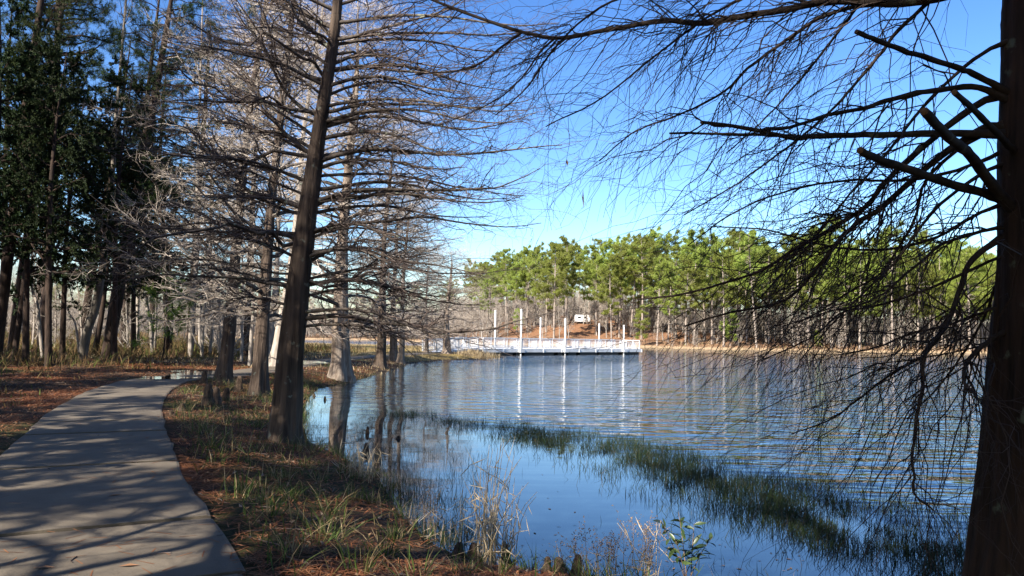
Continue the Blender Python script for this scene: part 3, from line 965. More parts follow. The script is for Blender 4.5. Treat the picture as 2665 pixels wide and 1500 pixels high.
# ------------------------------------------------------------------ foreground cypress at the right edge
DB = 4.0
b_edge = [(2660, -420), (2632, -200), (2608, 0), (2602, 170), (2588, 420), (2584, 634), (2567, 890), (2550, 1172), (2528, 1490), (2500, 1700), (2460, 1850)]
b_r = [0.16, 0.19, 0.225, 0.24, 0.26, 0.275, 0.285, 0.30, 0.325, 0.36, 0.43]
bp_ = []
for (u, v), r in zip(b_edge, b_r):
    p = pxd(u + 24, v, DB); p[0] += r
    bp_.append(p)
bp_ = np.array(bp_[::-1]); b_r = np.array(b_r[::-1])
zt = np.linspace(bp_[-1, 2] + 1.5, bp_[-1, 2] + 8, 4)
top = np.column_stack([bp_[-1, 0] + 0.05 * np.arange(1, 5), bp_[-1, 1] + 0.08 * np.arange(1, 5), zt])
bp_ = np.vstack([bp_, top]); b_r = np.concatenate([b_r, [0.15, 0.11, 0.07, 0.02]])
zb = H1(bp_[0, 0], bp_[0, 1])
tree_b = empty('cypress_tree', (bp_[0, 0], bp_[0, 1], zb))
tag(tree_b, 'dark cypress trunk at the right edge with drooping twigs and sawn-off limbs', 'tree')
O_B = np.array(tree_b.location)
bp_[0, 2] = min(bp_[0, 2], zb - 0.1)
V, Fc, PB, RB = trunk_geo(bp_ - O_B, b_r, 110, 150, 0.10, 8, 0.6, 0.004, 9, False, 0.05, 30)
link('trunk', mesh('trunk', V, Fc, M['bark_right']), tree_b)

# (pixels, width px at base, at tip, extra distance at the tip, twigs, sawn end)
b_limbs = [
    ([(2660, -60), (2450, -10), (2339, 8), (2215, 2), (2132, 6), (2050, 25), (1967, 37), (1884, 52), (1822, 62), (1734, 54), (1637, 68), (1521, 89), (1444, 100), (1359, 83), (1239, 44), (1127, 0), (1040, -40)], 26, 6, 1.6, 60, False),
    ([(2640, 250), (2546, 199), (2484, 174), (2381, 141), (2298, 112), (2228, 83)], 17, 13, -0.5, 0, True),
    ([(2640, 270), (2546, 228), (2463, 232), (2381, 244), (2298, 265), (2256, 281), (2174, 296), (2112, 314), (2050, 333), (1990, 340)], 17, 7, -0.3, 14, False),
    ([(2640, 350), (2422, 348), (2256, 352), (2112, 356), (2070, 360), (1988, 343), (1863, 323), (1824, 319)], 19, 9, -0.2, 10, True),
    ([(2070, 353), (1925, 350), (1742, 348)], 9, 6, -0.1, 3, True),
    ([(2650, 560), (2587, 488), (2525, 405), (2463, 352), (2405, 290)], 30, 24, -1.0, 0, True),
    ([(2640, 535), (2567, 505), (2463, 476), (2381, 447), (2298, 418), (2236, 393)], 26, 20, -0.8, 0, True),
    ([(2650, 410), (2608, 360), (2546, 298), (2484, 240)], 19, 15, -0.9, 0, True),
    ([(2640, -170), (2500, -70), (2422, 0), (2339, 79), (2298, 132), (2236, 207), (2174, 277), (2091, 352), (2000, 420), (1900, 490), (1780, 560)], 13, 3, 0.8, 34, False),
    ([(2339, 8), (2215, 20), (2132, 48), (2050, 102), (1946, 178), (1884, 240), (1760, 302), (1650, 345), (1560, 420)], 13, 3, 1.0, 34, False),
    ([(2640, 330), (2560, 335), (2450, 405), (2362, 480), (2285, 548), (2221, 587), (2157, 660), (2122, 702), (2088, 745), (2028, 788), (1900, 814), (1780, 850)], 20, 4, 0.5, 36, False),
    ([(2640, 240), (2540, 275), (2400, 385), (2298, 480), (2263, 531), (2199, 574), (2135, 613), (2071, 647), (1986, 702), (1900, 732), (1780, 765), (1660, 780)], 18, 4, 0.9, 38, False),
    ([(2640, 300), (2480, 400), (2405, 480), (2383, 566), (2349, 625), (2293, 711), (2208, 762), (2157, 796), (2080, 840)], 10, 3, 0.7, 26, False),
    ([(2640, 590), (2567, 600), (2456, 634), (2392, 685), (2306, 758), (2242, 792), (2148, 814), (2040, 850)], 10, 3, -0.3, 24, False),
    ([(2640, 600), (2580, 636), (2524, 685), (2499, 754), (2473, 822), (2439, 882), (2405, 929), (2400, 1014), (2388, 1069), (2379, 1155), (2372, 1193), (2379, 1238), (2379, 1286), (2426, 1326)], 16, 5, -0.4, 26, False),
    ([(2410, 925), (2360, 950), (2293, 993), (2216, 1053), (2150, 1098), (2060, 1130)], 9, 3, -0.2, 18, False),
    ([(2640, 850), (2567, 893), (2524, 933), (2507, 985), (2530, 1020), (2558, 1053)], 15, 5, -0.5, 22, False),
    ([(2640, 780), (2567, 809), (2477, 843), (2370, 869), (2280, 905), (2180, 925)], 9, 3, 0.6, 24, False),
    ([(2640, 660), (2584, 677), (2413, 754), (2280, 796), (2190, 815), (2110, 880), (1980, 940)], 9, 3, 0.4, 26, False),
    ([(2640, 520), (2540, 560), (2430, 620), (2300, 650), (2150, 640), (2000, 600), (1850, 590)], 10, 3, 1.0, 28, False),
    ([(2640, 100), (2540, 150), (2420, 260), (2290, 420), (2200, 520), (2120, 620), (2050, 700)], 11, 3, 0.5, 30, False),
    ([(2640, -300), (2440, -190), (2240, -110), (2020, -40), (1850, 40), (1700, 150), (1560, 260), (1420, 330)], 12, 3, 1.4, 40, False),
    ([(2640, -250), (2480, -160), (2300, -60), (2200, 60), (2090, 200), (1990, 310), (1890, 400)], 11, 3, 0.9, 34, False),
    ([(2100, 6), (1900, -40), (1720, -30), (1560, 20), (1440, 130), (1370, 230), (1290, 300)], 9, 3, 0.9, 30, False),
    ([(1444, 100), (1410, 130), (1360, 200), (1300, 255), (1210, 300), (1130, 330)], 6, 2.4, 1.2, 14, False),
    ([(1359, 83), (1310, 120), (1250, 165), (1190, 185), (1120, 190), (1050, 200)], 8, 2.4, 1.2, 14, False),
    ([(2640, 420), (2560, 450), (2440, 540), (2330, 680), (2250, 760), (2160, 850), (2080, 940)], 11, 3, -0.2, 30, False),
    ([(2640, 620), (2600, 720), (2560, 830), (2500, 930), (2440, 1010), (2360, 1090)], 9, 3, 0.7, 24, False),
    ([(2640, 380), (2500, 440), (2350, 470), (2200, 470), (2040, 500), (1900, 560), (1790, 640)], 10, 3, 1.3, 30, False),
]
for pts, w0, w1, dd, m2, cut in b_limbs:
    n_ = len(pts)
    base_d = DB
    if pts[0][0] < 2500:
        base_d = DB + 0.35 if pts[0][0] > 2000 else DB + 1.3
    ds = [base_d + dd * (k / (n_ - 1)) ** 1.2 for k in range(n_)]
    P = np.array([pxd(u, v, d) for (u, v), d in zip(pts, ds)]) - O_B
    Kp = 8 + 3 * n_
    P = resample(P, Kp)
    s_ = np.linspace(0, 1, Kp)
    dist = np.interp(s_, np.linspace(0, 1, n_), ds)
    R = (w0 * (1 - s_) + w1 * s_) / 2 / F * dist
    R *= 1 + 0.06 * np.sin(np.arange(Kp) * 1.7 + w0)
    nz = rng.normal(0, 0.0015, (Kp, 3)); nz[0] = 0
    if pts[0][0] > 2500:
        R *= 1 + 0.55 * np.exp(-s_ / 0.07)
    limb_part(tree_b, P + nz, R, 8, int(m2 * 1.35), (0.3, 1.1), 4, (0.10, 0.42), (-0.10, 0.0, -0.35), 'limb_shaded', 'twig_shaded', r2=(0.0052, 0.0019), r3=(0.0028, 0.0013), flat=0.35, ang2=(20, 60), t0=0.12, cap=cut, cutm='cutwood' if cut else None, K2=9, bend3=(0, 0, -0.22), wob2=0.11)
# the dead leaf and bark strip caught in the twigs
for (u, v, ln, w) in [(1475, 425, 0.055, 0.012), (1517, 514, 0.12, 0.010)]:
    p = pxd(u, v, DB + 1.3) - O_B
    V, Fc = leaf_quads(np.array([p + [0, 0, ln / 2]]), np.array([[0.05, 0, -1.0]]), ln, w * 1.6)
    link('dead_leaf', mesh('dead_leaf', V, Fc, M['dead_leaf'], False), tree_b)

# ------------------------------------------------------------------ other cypresses along the shore
cyA = cypress_mesh(16, 0.215, 92, 2.0, 5.2, 21, 6, 1)
cyB = cypress_mesh(15, 0.265, 88, 1.8, 5.4, 21, 6, 2)
cyP = cypress_mesh(20, 0.24, 60, 5.0, 3.4, 16, 4, 5, True)
M['bark_sunny'] = bark('bark_cypress_sunlit', (0.085, 0.058, 0.042), (0.30, 0.245, 0.195), (5, 5, 0.5), 0.03)  # cypress bark lightened to put sunlight into the trunk colour
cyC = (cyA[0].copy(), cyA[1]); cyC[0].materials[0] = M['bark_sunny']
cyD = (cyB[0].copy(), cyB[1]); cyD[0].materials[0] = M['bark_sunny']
cy = [  # px base, distance, proto, height scale, girth scale, lean, label
    (575, 1000, 25.0, cyA, 1.15, 0.95, 0.075, 'bare cypress with reddish flared foot, second trunk left of the big leaning cypress'),
    (668, 1030, 21.5, cyB, 1.05, 0.72, 0.05, 'bare grey cypress standing just left of the big leaning cypress'),
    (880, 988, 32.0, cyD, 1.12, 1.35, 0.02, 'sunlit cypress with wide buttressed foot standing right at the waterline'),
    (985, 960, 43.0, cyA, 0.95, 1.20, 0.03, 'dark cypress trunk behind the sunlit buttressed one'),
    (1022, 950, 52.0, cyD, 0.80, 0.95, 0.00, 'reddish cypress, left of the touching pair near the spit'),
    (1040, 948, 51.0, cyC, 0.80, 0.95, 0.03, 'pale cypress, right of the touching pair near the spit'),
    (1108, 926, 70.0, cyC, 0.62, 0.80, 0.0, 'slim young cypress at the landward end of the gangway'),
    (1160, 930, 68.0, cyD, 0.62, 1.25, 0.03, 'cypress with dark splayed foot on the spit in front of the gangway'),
    (722, 960, 36.0, cyP, 1.05, 1.2, 0.085, 'tall pale sunlit trunk rising behind the big leaning cypress'),
    (700, 965, 44.0, cyP, 0.95, 0.9, 0.03, 'thinner pale trunk just left of the tall pale sunlit one'),
]
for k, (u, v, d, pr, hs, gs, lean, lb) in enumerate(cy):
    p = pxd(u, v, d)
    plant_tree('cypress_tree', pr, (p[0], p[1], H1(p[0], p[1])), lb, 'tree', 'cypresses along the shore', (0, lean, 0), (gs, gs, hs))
# slender bare trees between them
bareS = bare_mesh(9.0, 0.085, 4, 16, 7, 5, 2, 0.22, (30, 60), 'bark_grey', rm=0.004)
bareT = bare_mesh(11.0, 0.10, 8, 16, 7, 5, 2, 0.30, (25, 50), 'bark_pale', rm=0.004)

# ------------------------------------------------------------------ wood on the left
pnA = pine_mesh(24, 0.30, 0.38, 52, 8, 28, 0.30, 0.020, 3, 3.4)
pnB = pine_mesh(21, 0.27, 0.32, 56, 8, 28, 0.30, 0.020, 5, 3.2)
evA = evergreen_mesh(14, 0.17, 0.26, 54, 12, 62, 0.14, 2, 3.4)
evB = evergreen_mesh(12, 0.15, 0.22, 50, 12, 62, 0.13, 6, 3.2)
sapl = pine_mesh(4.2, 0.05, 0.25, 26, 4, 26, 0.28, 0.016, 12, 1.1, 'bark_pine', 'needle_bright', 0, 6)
wood = [  # px base, distance, width px, proto, lean x, label
    (-10, 900, 32, 26, pnA, 0.09, 'thick dark pine trunk cut by the left picture edge', 'pine_tree'),
    (30, 905, 36, 24, pnB, 0.055, 'dark pine trunk nearest the left picture edge, fully in view'),
    (70, 880, 31, 11, evA, 0.03, 'thin dark evergreen trunk between the two thick pines at far left'),
    (116, 830, 40, 27, pnA, 0.01, 'reddish thick pine trunk standing back in the left wood'),
    (212, 840, 46, 19, pnB, 0.08, 'dark pine behind the pale curved trunk'),
    (280, 900, 38, 32, pnB, 0.085, 'thick dark pine right of the pale curved trunk, with a bare side limb'),
    (320, 856, 49, 17, pnA, 0.07, 'slimmer dark pine behind the thick one with the side limb'),
    (438, 872, 48, 25, evB, -0.10, 'dark evergreen with a left-leaning trunk above the bright pine sapling'),
    (497, 868, 52, 20, pnA, -0.01, 'straight dark pine paired with a pale trunk at the wood edge'),
    (640, 930, 46, 13, pnB, 0.0, 'slender reddish pine rising behind the second cypress'),
    (165, 860, 36, 14, evA, 0.05, 'leafy dark evergreen in front of the reddish pine'),
    (40, 880, 34, 15, evB, 0.0, 'leafy dark evergreen beside the leftmost pines'),
    (250, 860, 42, 14, evB, 0.04, 'leafy dark evergreen between the curved trunk and the thick pine'),
    (350, 868, 44, 13, evA, 0.02, 'tall leafy dark evergreen left of the bright sapling'),
    (130, 870, 30, 15, evA, 0.02, 'big leafy dark evergreen filling the upper left'),
    (300, 870, 34, 14, evA, 0.03, 'leafy dark evergreen right behind the curved pale trunk'),
    (440, 860, 56, 16, evA, 0.0, 'tall leafy dark evergreen behind the left-leaning one'),
    (-60, 890, 30, 17, evA, 0.0, 'leafy dark evergreen reaching in from the left edge'),
    (90, 850, 52, 17, pnB, 0.03, 'pine deep in the left wood behind the reddish trunk'),
    (395, 860, 62, 15, pnA, 0.02, 'pine deep in the wood right of centre of the dark trunks'),
    (10, 850, 58, 17, pnA, -0.02, 'pine deep in the wood at the far left'),
    (545, 870, 66, 13, pnB, 0.0, 'pine standing beyond the wood edge by the far water'),
]
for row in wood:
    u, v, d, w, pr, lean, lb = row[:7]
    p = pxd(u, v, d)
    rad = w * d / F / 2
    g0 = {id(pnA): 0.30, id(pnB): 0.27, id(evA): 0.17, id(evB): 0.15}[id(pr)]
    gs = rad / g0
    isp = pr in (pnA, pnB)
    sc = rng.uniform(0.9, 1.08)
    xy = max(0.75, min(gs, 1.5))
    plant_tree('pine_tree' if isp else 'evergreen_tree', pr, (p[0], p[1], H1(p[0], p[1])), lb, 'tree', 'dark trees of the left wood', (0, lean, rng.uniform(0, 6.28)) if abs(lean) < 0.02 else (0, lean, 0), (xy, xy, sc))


def custom_tree(name, pts, d, w0, w1, label, group, twigs=10, bark_m='bark_pale', tall=None):
    P = np.array([pxd(u, v, d) for u, v in pts])
    z0 = H1(P[0, 0], P[0, 1])
    e = empty(name, (P[0, 0], P[0, 1], z0))
    tag(e, label, 'tree', group)
    P = P - np.array(e.location)
    P[0, 2] = -0.3
    r = np.linspace(w0, w1, len(P)) / 2 / F * d
    V, Fc, P_, R_ = trunk_geo(P, r, 10, 26, 0, 5, 1, 0.04, int(pts[0][0]))
    link('trunk', mesh('trunk', V, Fc, M[bark_m]), e)
    if twigs:
        P1, R1 = spawn(P_, R_, twigs, 0.35, 1.0, (0.8, 2.4), (25, 60), 6, (0, 0, 0.15), 0.15, 0.5, 0.04, 0.006, 0.2, 0.3)
        P2, R2 = spawn(P1, R1, 8, 0.15, 1.0, (0.25, 0.8), (25, 60), 4, (0, 0, 0.05), 0.15, 0.6, 0.01, 0.004, 0.3, 0.3)
        g = Geo()
        V, Fc = tubes(P1, R1, 4); g.add(V, Fc)
        V, Fc = tubes(P2, R2, 3); g.add(V, Fc, 1)
        link('crown', g.mesh('crown', [M[bark_m], M['twig_grey']], True), e)
    return e


gw = 'pale bare trunks in the left wood'
custom_tree('bare_tree', [(213, 906), (225, 870), (245, 815), (256, 760), (268, 690), (283, 600), (292, 480), (300, 330), (315, 160), (328, 0), (340, -140)], 36, 25, 3, 'pale trunk curving out from its foot in the left wood', gw, 20, 'bark_mid')
custom_tree('bare_tree', [(361, 862), (358, 800), (365, 720), (373, 640), (376, 540), (384, 420), (380, 300)], 50, 11, 2, 'thin upright pale trunk between the dark pines', gw, 10)
custom_tree('bare_tree', [(399, 884), (392, 840), (382, 790), (386, 752), (392, 730), (388, 660), (394, 560)], 46, 10, 2, 'crooked thin pale trunk forking beside the bright sapling', gw, 8)
custom_tree('bare_tree', [(497, 890), (499, 840), (504, 760), (509, 660), (513, 560), (514, 420), (520, 250), (526, 60), (530, -60)], 44, 14, 3, 'pale slender trunk touching the straight dark pine', gw, 14)
custom_tree('bare_tree', [(523, 878), (520, 820), (528, 760), (526, 720), (533, 660), (540, 610)], 55, 9, 3, 'wavy thin bare tree against the sky right of the paired trunks', gw, 10, 'bark_grey')
custom_tree('bare_tree', [(214, 872), (196, 845), (178, 815), (160, 770)], 38, 6, 3, 'thin pale sapling leaning left of the curved trunk', gw, 4)
custom_tree('bare_tree', [(118, 838), (98, 800), (86, 765), (82, 730), (84, 640)], 36, 9, 4, 'thin pale tree leaning left at the foot of the reddish pine', gw, 8)
custom_tree('bare_tree', [(296, 775), (318, 768), (345, 750), (372, 722), (390, 690)], 37.6, 12, 5, 'bare dark limb slanting right across the sky from the thick pine', gw, 6, 'bark_pine') if False else None
custom_tree('bare_tree', [(628, 935), (630, 880), (627, 820), (632, 740), (630, 660)], 40, 8, 4, 'thin dark bare tree between the second and third cypress trunks', gw, 12, 'bark_grey')
custom_tree('bare_tree', [(650, 930), (655, 870), (660, 800), (655, 720), (662, 620)], 36, 11, 5, 'twiggy grey tree filling the gap left of the grey cypress', gw, 16, 'bark_grey')
custom_tree('bare_tree', [(545, 905), (552, 850), (548, 780), (556, 700), (560, 600)], 48, 8, 4, 'thin bare tree between the paired trunks and the second cypress', gw, 12, 'bark_grey')

p = pxd(430, 800, 40)
plant_tree('pine_sapling', sapl, (p[0], p[1], H1(p[0], p[1])), 'bright green pine sapling in front of the left-leaning evergreen', 'sapling')

# small bare trees thickening the wood and its far edge
gb = 'small bare trees in and behind the left wood'
for k in range(64):
    u = rng.uniform(-80, 700); d = rng.uniform(44, 96)
    p = pxd(u, 870, d)
    if float(sdf(A, np.array([p[0]]), np.array([p[1]]))[0]) < 1 or float(path_dist(np.array([p[0]]), np.array([p[1]]))[0][0]) < 2: continue
    pr = bareS if k % 2 else bareT
    s_ = rng.uniform(0.5, 1.0)
    plant_tree('bare_tree', pr, (p[0], p[1], H1(p[0], p[1])), 'small leafless tree, ' + (['at the far left behind the darkest trunks', 'behind the thick dark pine', 'around the paired trunks at the wood edge', 'between the wood and the big leaning cypress'][0 if u < 130 else 1 if u < 330 else 2 if u < 520 else 3]) + (', nearer rows' if d < 68 else ', farther rows'), 'tree', gb, (0, rng.normal(0, 0.05), rng.uniform(0, 6.28)), (s_, s_, s_ * rng.uniform(0.85, 1.15)))

# trees of the same wood standing behind and left of the photographer; they shade the foreground
shade = [(-17.5, 13.5, evA), (-10.2, 5.8, evB), (-6.8, -1.0, cyB), (-3.6, -4.2, evA), (-6.5, -7, pnB), (0.6, -6.8, evA), (-12.5, 2.0, cyA), (-13.5, -3, evA), (-17.5, 4, evA), (-21, 12.5, evA), (-23, 18.5, evB), (-27, 24, evA), (-27, 31, pnA), (-24, 6, pnA), (-28, 14, evB), (-6, -14, pnA), (3.2, -10.5, evA), (-33, 27, evA), (-17, -1, pnA), (-8, -10, evA), (-22, 0, evB)]
for k in range(24):                # wood extended unseen behind, right and far left, added to cut sky light
    az_ = math.radians(105 + 88 * (k + rng.uniform(0, 1)) / 16) if k < 16 else math.radians(252 + 36 * (k - 16 + rng.uniform(0, 1)) / 8)
    rr_ = rng.uniform(8, 17) if k < 16 else rng.uniform(27, 42)
    shade.append((rr_ * math.sin(az_), rr_ * math.cos(az_), (evA, pnB, evB, pnA)[k % 4]))
for k, (x, y, pr) in enumerate(shade):
    nm = 'cypress_tree' if pr in (cyA, cyB) else ('pine_tree' if pr in (pnA, pnB) else 'evergreen_tree')
    plant_tree(nm, pr, (x, y, H1(x, y)), 'shade tree of the near wood standing behind the viewpoint', 'tree', 'shade trees behind the viewpoint', (0, 0, rng.uniform(0, 6.28)), (1.2, 1.2, rng.uniform(0.95, 1.15)))

# ------------------------------------------------------------------ far bank woods
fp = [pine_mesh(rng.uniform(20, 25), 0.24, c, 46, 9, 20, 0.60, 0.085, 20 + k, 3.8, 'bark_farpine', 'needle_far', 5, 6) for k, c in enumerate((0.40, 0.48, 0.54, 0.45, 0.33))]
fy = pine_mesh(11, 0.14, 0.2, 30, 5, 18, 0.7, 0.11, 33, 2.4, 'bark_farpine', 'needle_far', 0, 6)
fb = [bare_mesh(rng.uniform(14, 19), 0.20, 40 + k, 15, 7, 5, 2, f_, (22, 48), 'bark_grey', rm=0.02) for k, f_ in enumerate((0.4, 0.3, 0.5))]
fs = bare_mesh(5.5, 0.06, 50, 12, 6, 5, 0, 0.08, (30, 60), 'bark_grey', rm=0.014)


def far_spot(u, sb):
    """a point seen in direction u, sb metres inside the far bank"""
    d0 = 90.0
    ds = np.linspace(120, 420, 301)
    P = np.array([pxd(u, 880, d)[:2] for d in ds])
    s_ = sdf(Bp, P[:, 0], P[:, 1])
    i = np.argmax(s_ >= sb)
    return P[i]


def put(name, pr, u, sb, label, group, s, lean=0.02):
    q = far_spot(u, sb)
    plant_tree(name, pr, (q[0], q[1], H1(q[0], q[1])), label, 'tree', group, (rng.normal(0, lean), rng.normal(0, lean), rng.uniform(0, 6.28)), (s * rng.uniform(0.9, 1.1), s * rng.uniform(0.9, 1.1), s))


def near_camper(u, sb):
    q = far_spot(u, sb)
    c = pxd(1515, 836, 226.0)[:2]
    dv = np.array([to_sun.x, to_sun.y]); dv = dv / np.linalg.norm(dv)
    rel = q - c
    s_ = rel @ dv
    shades = 0 < s_ < 30 and abs(rel[0] * dv[1] - rel[1] * dv[0]) < 3.2
    return shades or (abs(u - 1515) < 17 and sb < 52)


WHERE = [(1350, 'left of the tallest dock piles'), (1475, 'between left and middle dock piles'), (1672, 'behind the right half of the dock'), (1880, 'just right of the dock end'), (2080, 'on the open shore right of the dock'), (2280, 'behind the drooping twig tips'), (9999, 'through the twigs beside the right trunk')]
WHERE_L = [(130, 'at the far left behind the darkest trunks'), (330, 'behind the thick dark pine of the left wood'), (520, 'around the paired trunks at the wood edge'), (700, 'between the wood and the big leaning cypress'), (900, 'around the big leaning cypress'), (1100, 'above the far water left of the gangway'), (9999, 'behind the gangway')]


def spot_word(u, table=WHERE):
    for lim, w in table:
        if u < lim:
            return w


# front rank of the pine stand
for k in range(42):
    u = 1270 + (2640 - 1270) * (k + rng.uniform(0, 0.9)) / 42
    sb = rng.uniform(6, 22) if u > 1680 else rng.uniform(16, 34)
    if near_camper(u, sb): continue
    put('pine_tree', fp[k % 5], u, sb, 'tall far-bank pine in front, ' + spot_word(u), 'front rank pines on the far bank', rng.uniform(0.82, 1.12) * (1.1 if u > 1900 else 1))
for k in range(130):
    u = 1215 + (2680 - 1215) * (k + rng.uniform(0, 0.9)) / 130
    sb = rng.uniform(26, 75)
    if near_camper(u, sb): continue
    put('pine_tree', fp[(k * 3 + 1) % 5], u, sb, 'pine deep in the far-bank stand, ' + spot_word(u), 'pines deeper in the far bank stand', rng.uniform(0.86, 1.16) * (1.1 if u > 1900 else 1))
for (u, sb, s, lb) in [(1668, 7, 0.75, 'bright young pine with low branches beyond the right end of the dock'), (1345, 26, 0.62, 'bright young pine behind the left dock piles'), (2130, 4, 0.35, 'bright green bushy young pine on the right far shore'), (1900, 10, 0.7, 'young pine with low branches right of the dock, among grey trunks')]:
    put('pine_tree', fy, u, sb, lb, None, s)
for k in range(70):
    u = 1230 + (2660 - 1230) * (k + rng.uniform(0, 0.9)) / 70
    sb = rng.uniform(8, 55)
    if near_camper(u, sb): continue
    put('bare_tree', fb[k % 3], u, sb, 'leafless tree among far-bank pines, ' + spot_word(u), 'bare trees among the far pines', rng.uniform(0.55, 0.95), 0.04)
# leafless wood on the far left bank
for k in range(95):
    u = -60 + (1290 + 60) * (k + rng.uniform(0, 0.9)) / 95
    sb = rng.uniform(8, 60)
    put('bare_tree', fb[(k + 1) % 3], u, sb, 'leafless tree across the water, ' + spot_word(u, WHERE_L), 'bare wood across the water', rng.uniform(0.6, 1.0), 0.04)
for k in range(16):
    u = rng.uniform(0, 1200); sb = rng.uniform(40, 90)
    put('pine_tree', fp[k % 5], u, sb, 'dark pine across the water, ' + spot_word(u, WHERE_L), 'pines behind the bare wood', rng.uniform(0.6, 0.85))
for k in range(60):
    u = rng.uniform(1250, 2660); sb = rng.uniform(3, 40)
    if near_camper(u, sb): continue
    put('sapling', fs, u, sb, 'small bare far-bank sapling, ' + spot_word(u), 'saplings on the far bank', rng.uniform(0.5, 1.1), 0.06)


# the wood behind, too deep to tell its trees apart
def deep_wood(name, u0, u1, n, sb0, sb1, hmin, hmax, label):
    d = np.sqrt(rng.uniform(130 ** 2, 420 ** 2, n * 8)); u = rng.uniform(u0, u1, n * 8)
    P = np.stack([(u - 1332.5) / F * d, d], 1)
    sb = sdf(Bp, P[:, 0], P[:, 1])
    P = P[(sb > sb0) & (sb < sb1)][:n]
    n = len(P)
    z0 = height(P[:, 0], P[:, 1])
    hh = rng.uniform(hmin, hmax, n)
    s_ = np.linspace(0, 1, 4)
    base = np.column_stack([P, z0 - 0.3])
    tipv = np.column_stack([rng.normal(0, 0.6, n), rng.normal(0, 0.6, n), hh])
    T = base[:, None] + tipv[:, None] * s_[None, :, None]
    R = rng.uniform(0.05, 0.16, n)[:, None] * np.array([1, 0.85, 0.6, 0.15])[None]
    g = Geo()
    V, Fc = tubes(T, R, 4); g.add(V, Fc, 0)
    m = 70
    t = rng.uniform(0.05, 1.0, (n, m, 1))
    c = base[:, None] + tipv[:, None] * t
    az = rng.uniform(0, 6.283, (n, m))
    ln = rng.uniform(0.8, 3.0, (n, m, 1)) * (1.15 - 0.7 * t)
    dr = np.stack([np.cos(az), np.sin(az), rng.uniform(0.1, 1.3, (n, m))], -1)
    c2 = c + dr * ln * rng.uniform(0, 0.5, (n, m, 1))
    sd = unit(np.cross(dr, rng.normal(size=(n, m, 3)))) * 0.035
    V = np.stack([c2 - sd, c2 + sd, c2 + dr * ln], 2).reshape(-1, 3)
    k = np.arange(n * m) * 3
    g.add(V, [np.stack([k, k + 1, k + 2], 1)], 1)
    o = link(name, g.mesh(name, [M['bark_grey'], M['twig_grey']], False))
    tag(o, label, 'wood', kind='stuff')


deep_wood('deep_wood', 1150, 2720, 2600, 36, 150, 6, 15, 'grey mass of trunks deep in the far bank wood')
deep_wood('deep_wood', -150, 1300, 2200, 8, 90, 4, 12, 'pale leafless thicket across the water on the left')

# ------------------------------------------------------------------ grasses
def blades(P, hgt, wid, lean=0.35, curl=0.3, K=3, dirs=None, flat=False):
    """curved blades rooted at P (n,3)"""
    n = len(P)
    az = rng.uniform(0, 6.283, n) if dirs is None else dirs
    le = np.abs(rng.normal(0, lean, n))
    h = hgt * rng.uniform(0.5, 1.2, n) if np.isscalar(hgt) else hgt
    out = np.stack([np.cos(az), np.sin(az), 0 * az], 1)
    sd = np.stack([-np.sin(az), np.cos(az), 0 * az], 1)
    fa = rng.uniform(0, 6.283, n)
    sd = np.stack([np.cos(fa), np.sin(fa), 0 * fa], 1)
    def pt(t):
        return P + out * (h * (np.sin(le) * t + curl * t * t * np.abs(np.sin(le * 2))))[:, None] + np.array([0, 0, 1]) * (h * (np.cos(le) * t - 0.25 * curl * t * t))[:, None]
    w = (wid * rng.uniform(0.6, 1.3, n))[:, None] / 2
    V = np.stack([P - sd * w, P + sd * w, pt(0.55) - sd * w * 0.75, pt(0.55) + sd * w * 0.75, pt(1.0)], 1).reshape(-1, 3)
    k = np.arange(n) * 5
    return V, [np.stack([k, k + 1, k + 3, k + 2], 1), np.stack([k + 2, k + 3, k + 4], 1)]


def on_ground(x, y, dz=-0.01):
    return np.stack([x, y, height(x, y) + dz], 1)


def in_view(x, y, m=1.12):
    return (y > 4.0) & (np.abs(x) < 0.667 * y * m + 0.4)


# emergent marsh grass in a band curving across the shallows
band = np.array([px(u, v)[:2] for u, v in [(1010, 1075), (1180, 1098), (1330, 1120), (1480, 1150), (1640, 1185), (1800, 1235), (1960, 1290), (2120, 1345), (2300, 1400), (2460, 1440), (2600, 1460)]])
bw = np.array([0.7, 0.9, 1.0, 1.2, 1.4, 1.6, 1.7, 1.7, 1.7, 1.5, 1.2])
bd_ = np.array([0.35, 0.35, 0.85, 1.0, 1.0, 1.0, 1.0, 1.0, 1.0, 0.9, 0.7])
g = Geo()
n = 64000
t = rng.uniform(0, len(band) - 1.001, n)
i = t.astype(int); f = (t - i)[:, None]
c = band[i] * (1 - f) + band[i + 1] * f
wv = bw[i]
x = c[:, 0] + rng.normal(0, 0.5, n) * wv * 0.8; y = c[:, 1] + rng.normal(0, 0.5, n) * wv * 1.6
keep = (vnoise(x * 1.6, y * 1.1) + 0.8 * vnoise(x * 5 + 3, y * 3) > rng.uniform(-0.95, 0.8, n)) & (rng.uniform(0, 1, n) < bd_[i])
x, y = x[keep], y[keep]
V, Fc = blades(np.stack([x, y, 0 * x - 0.05], 1), 0.21, 0.007, 0.45, 0.4)
g.add(V, Fc)
# sparser growth in the still cove by the trunk
n = 16000
u_ = rng.uniform(790, 1300, n); v_ = rng.uniform(985, 1420, n)
pt_ = np.array([px(a, b)[:2] for a, b in zip(u_, v_)])
x, y = pt_[:, 0], pt_[:, 1]
sa = sdf(A, x, y)
keep = (sa < 0.1) & (rng.uniform(0, 1, n) < np.exp(sa / 1.1) + 0.10) & (vnoise(x * 1.5 + 7, y * 1.5) > rng.uniform(-1, 0.9, n))
x, y = x[keep], y[keep]
V, Fc = blades(np.stack([x, y, 0 * x - 0.03], 1), 0.19, 0.005, 0.3, 0.4)
g.add(V, Fc)
o = link('marsh_grass', g.mesh('marsh_grass', M['grass_marsh'], False))
tag(o, 'dark green marsh grass standing in the shallow water', 'grass', kind='stuff')

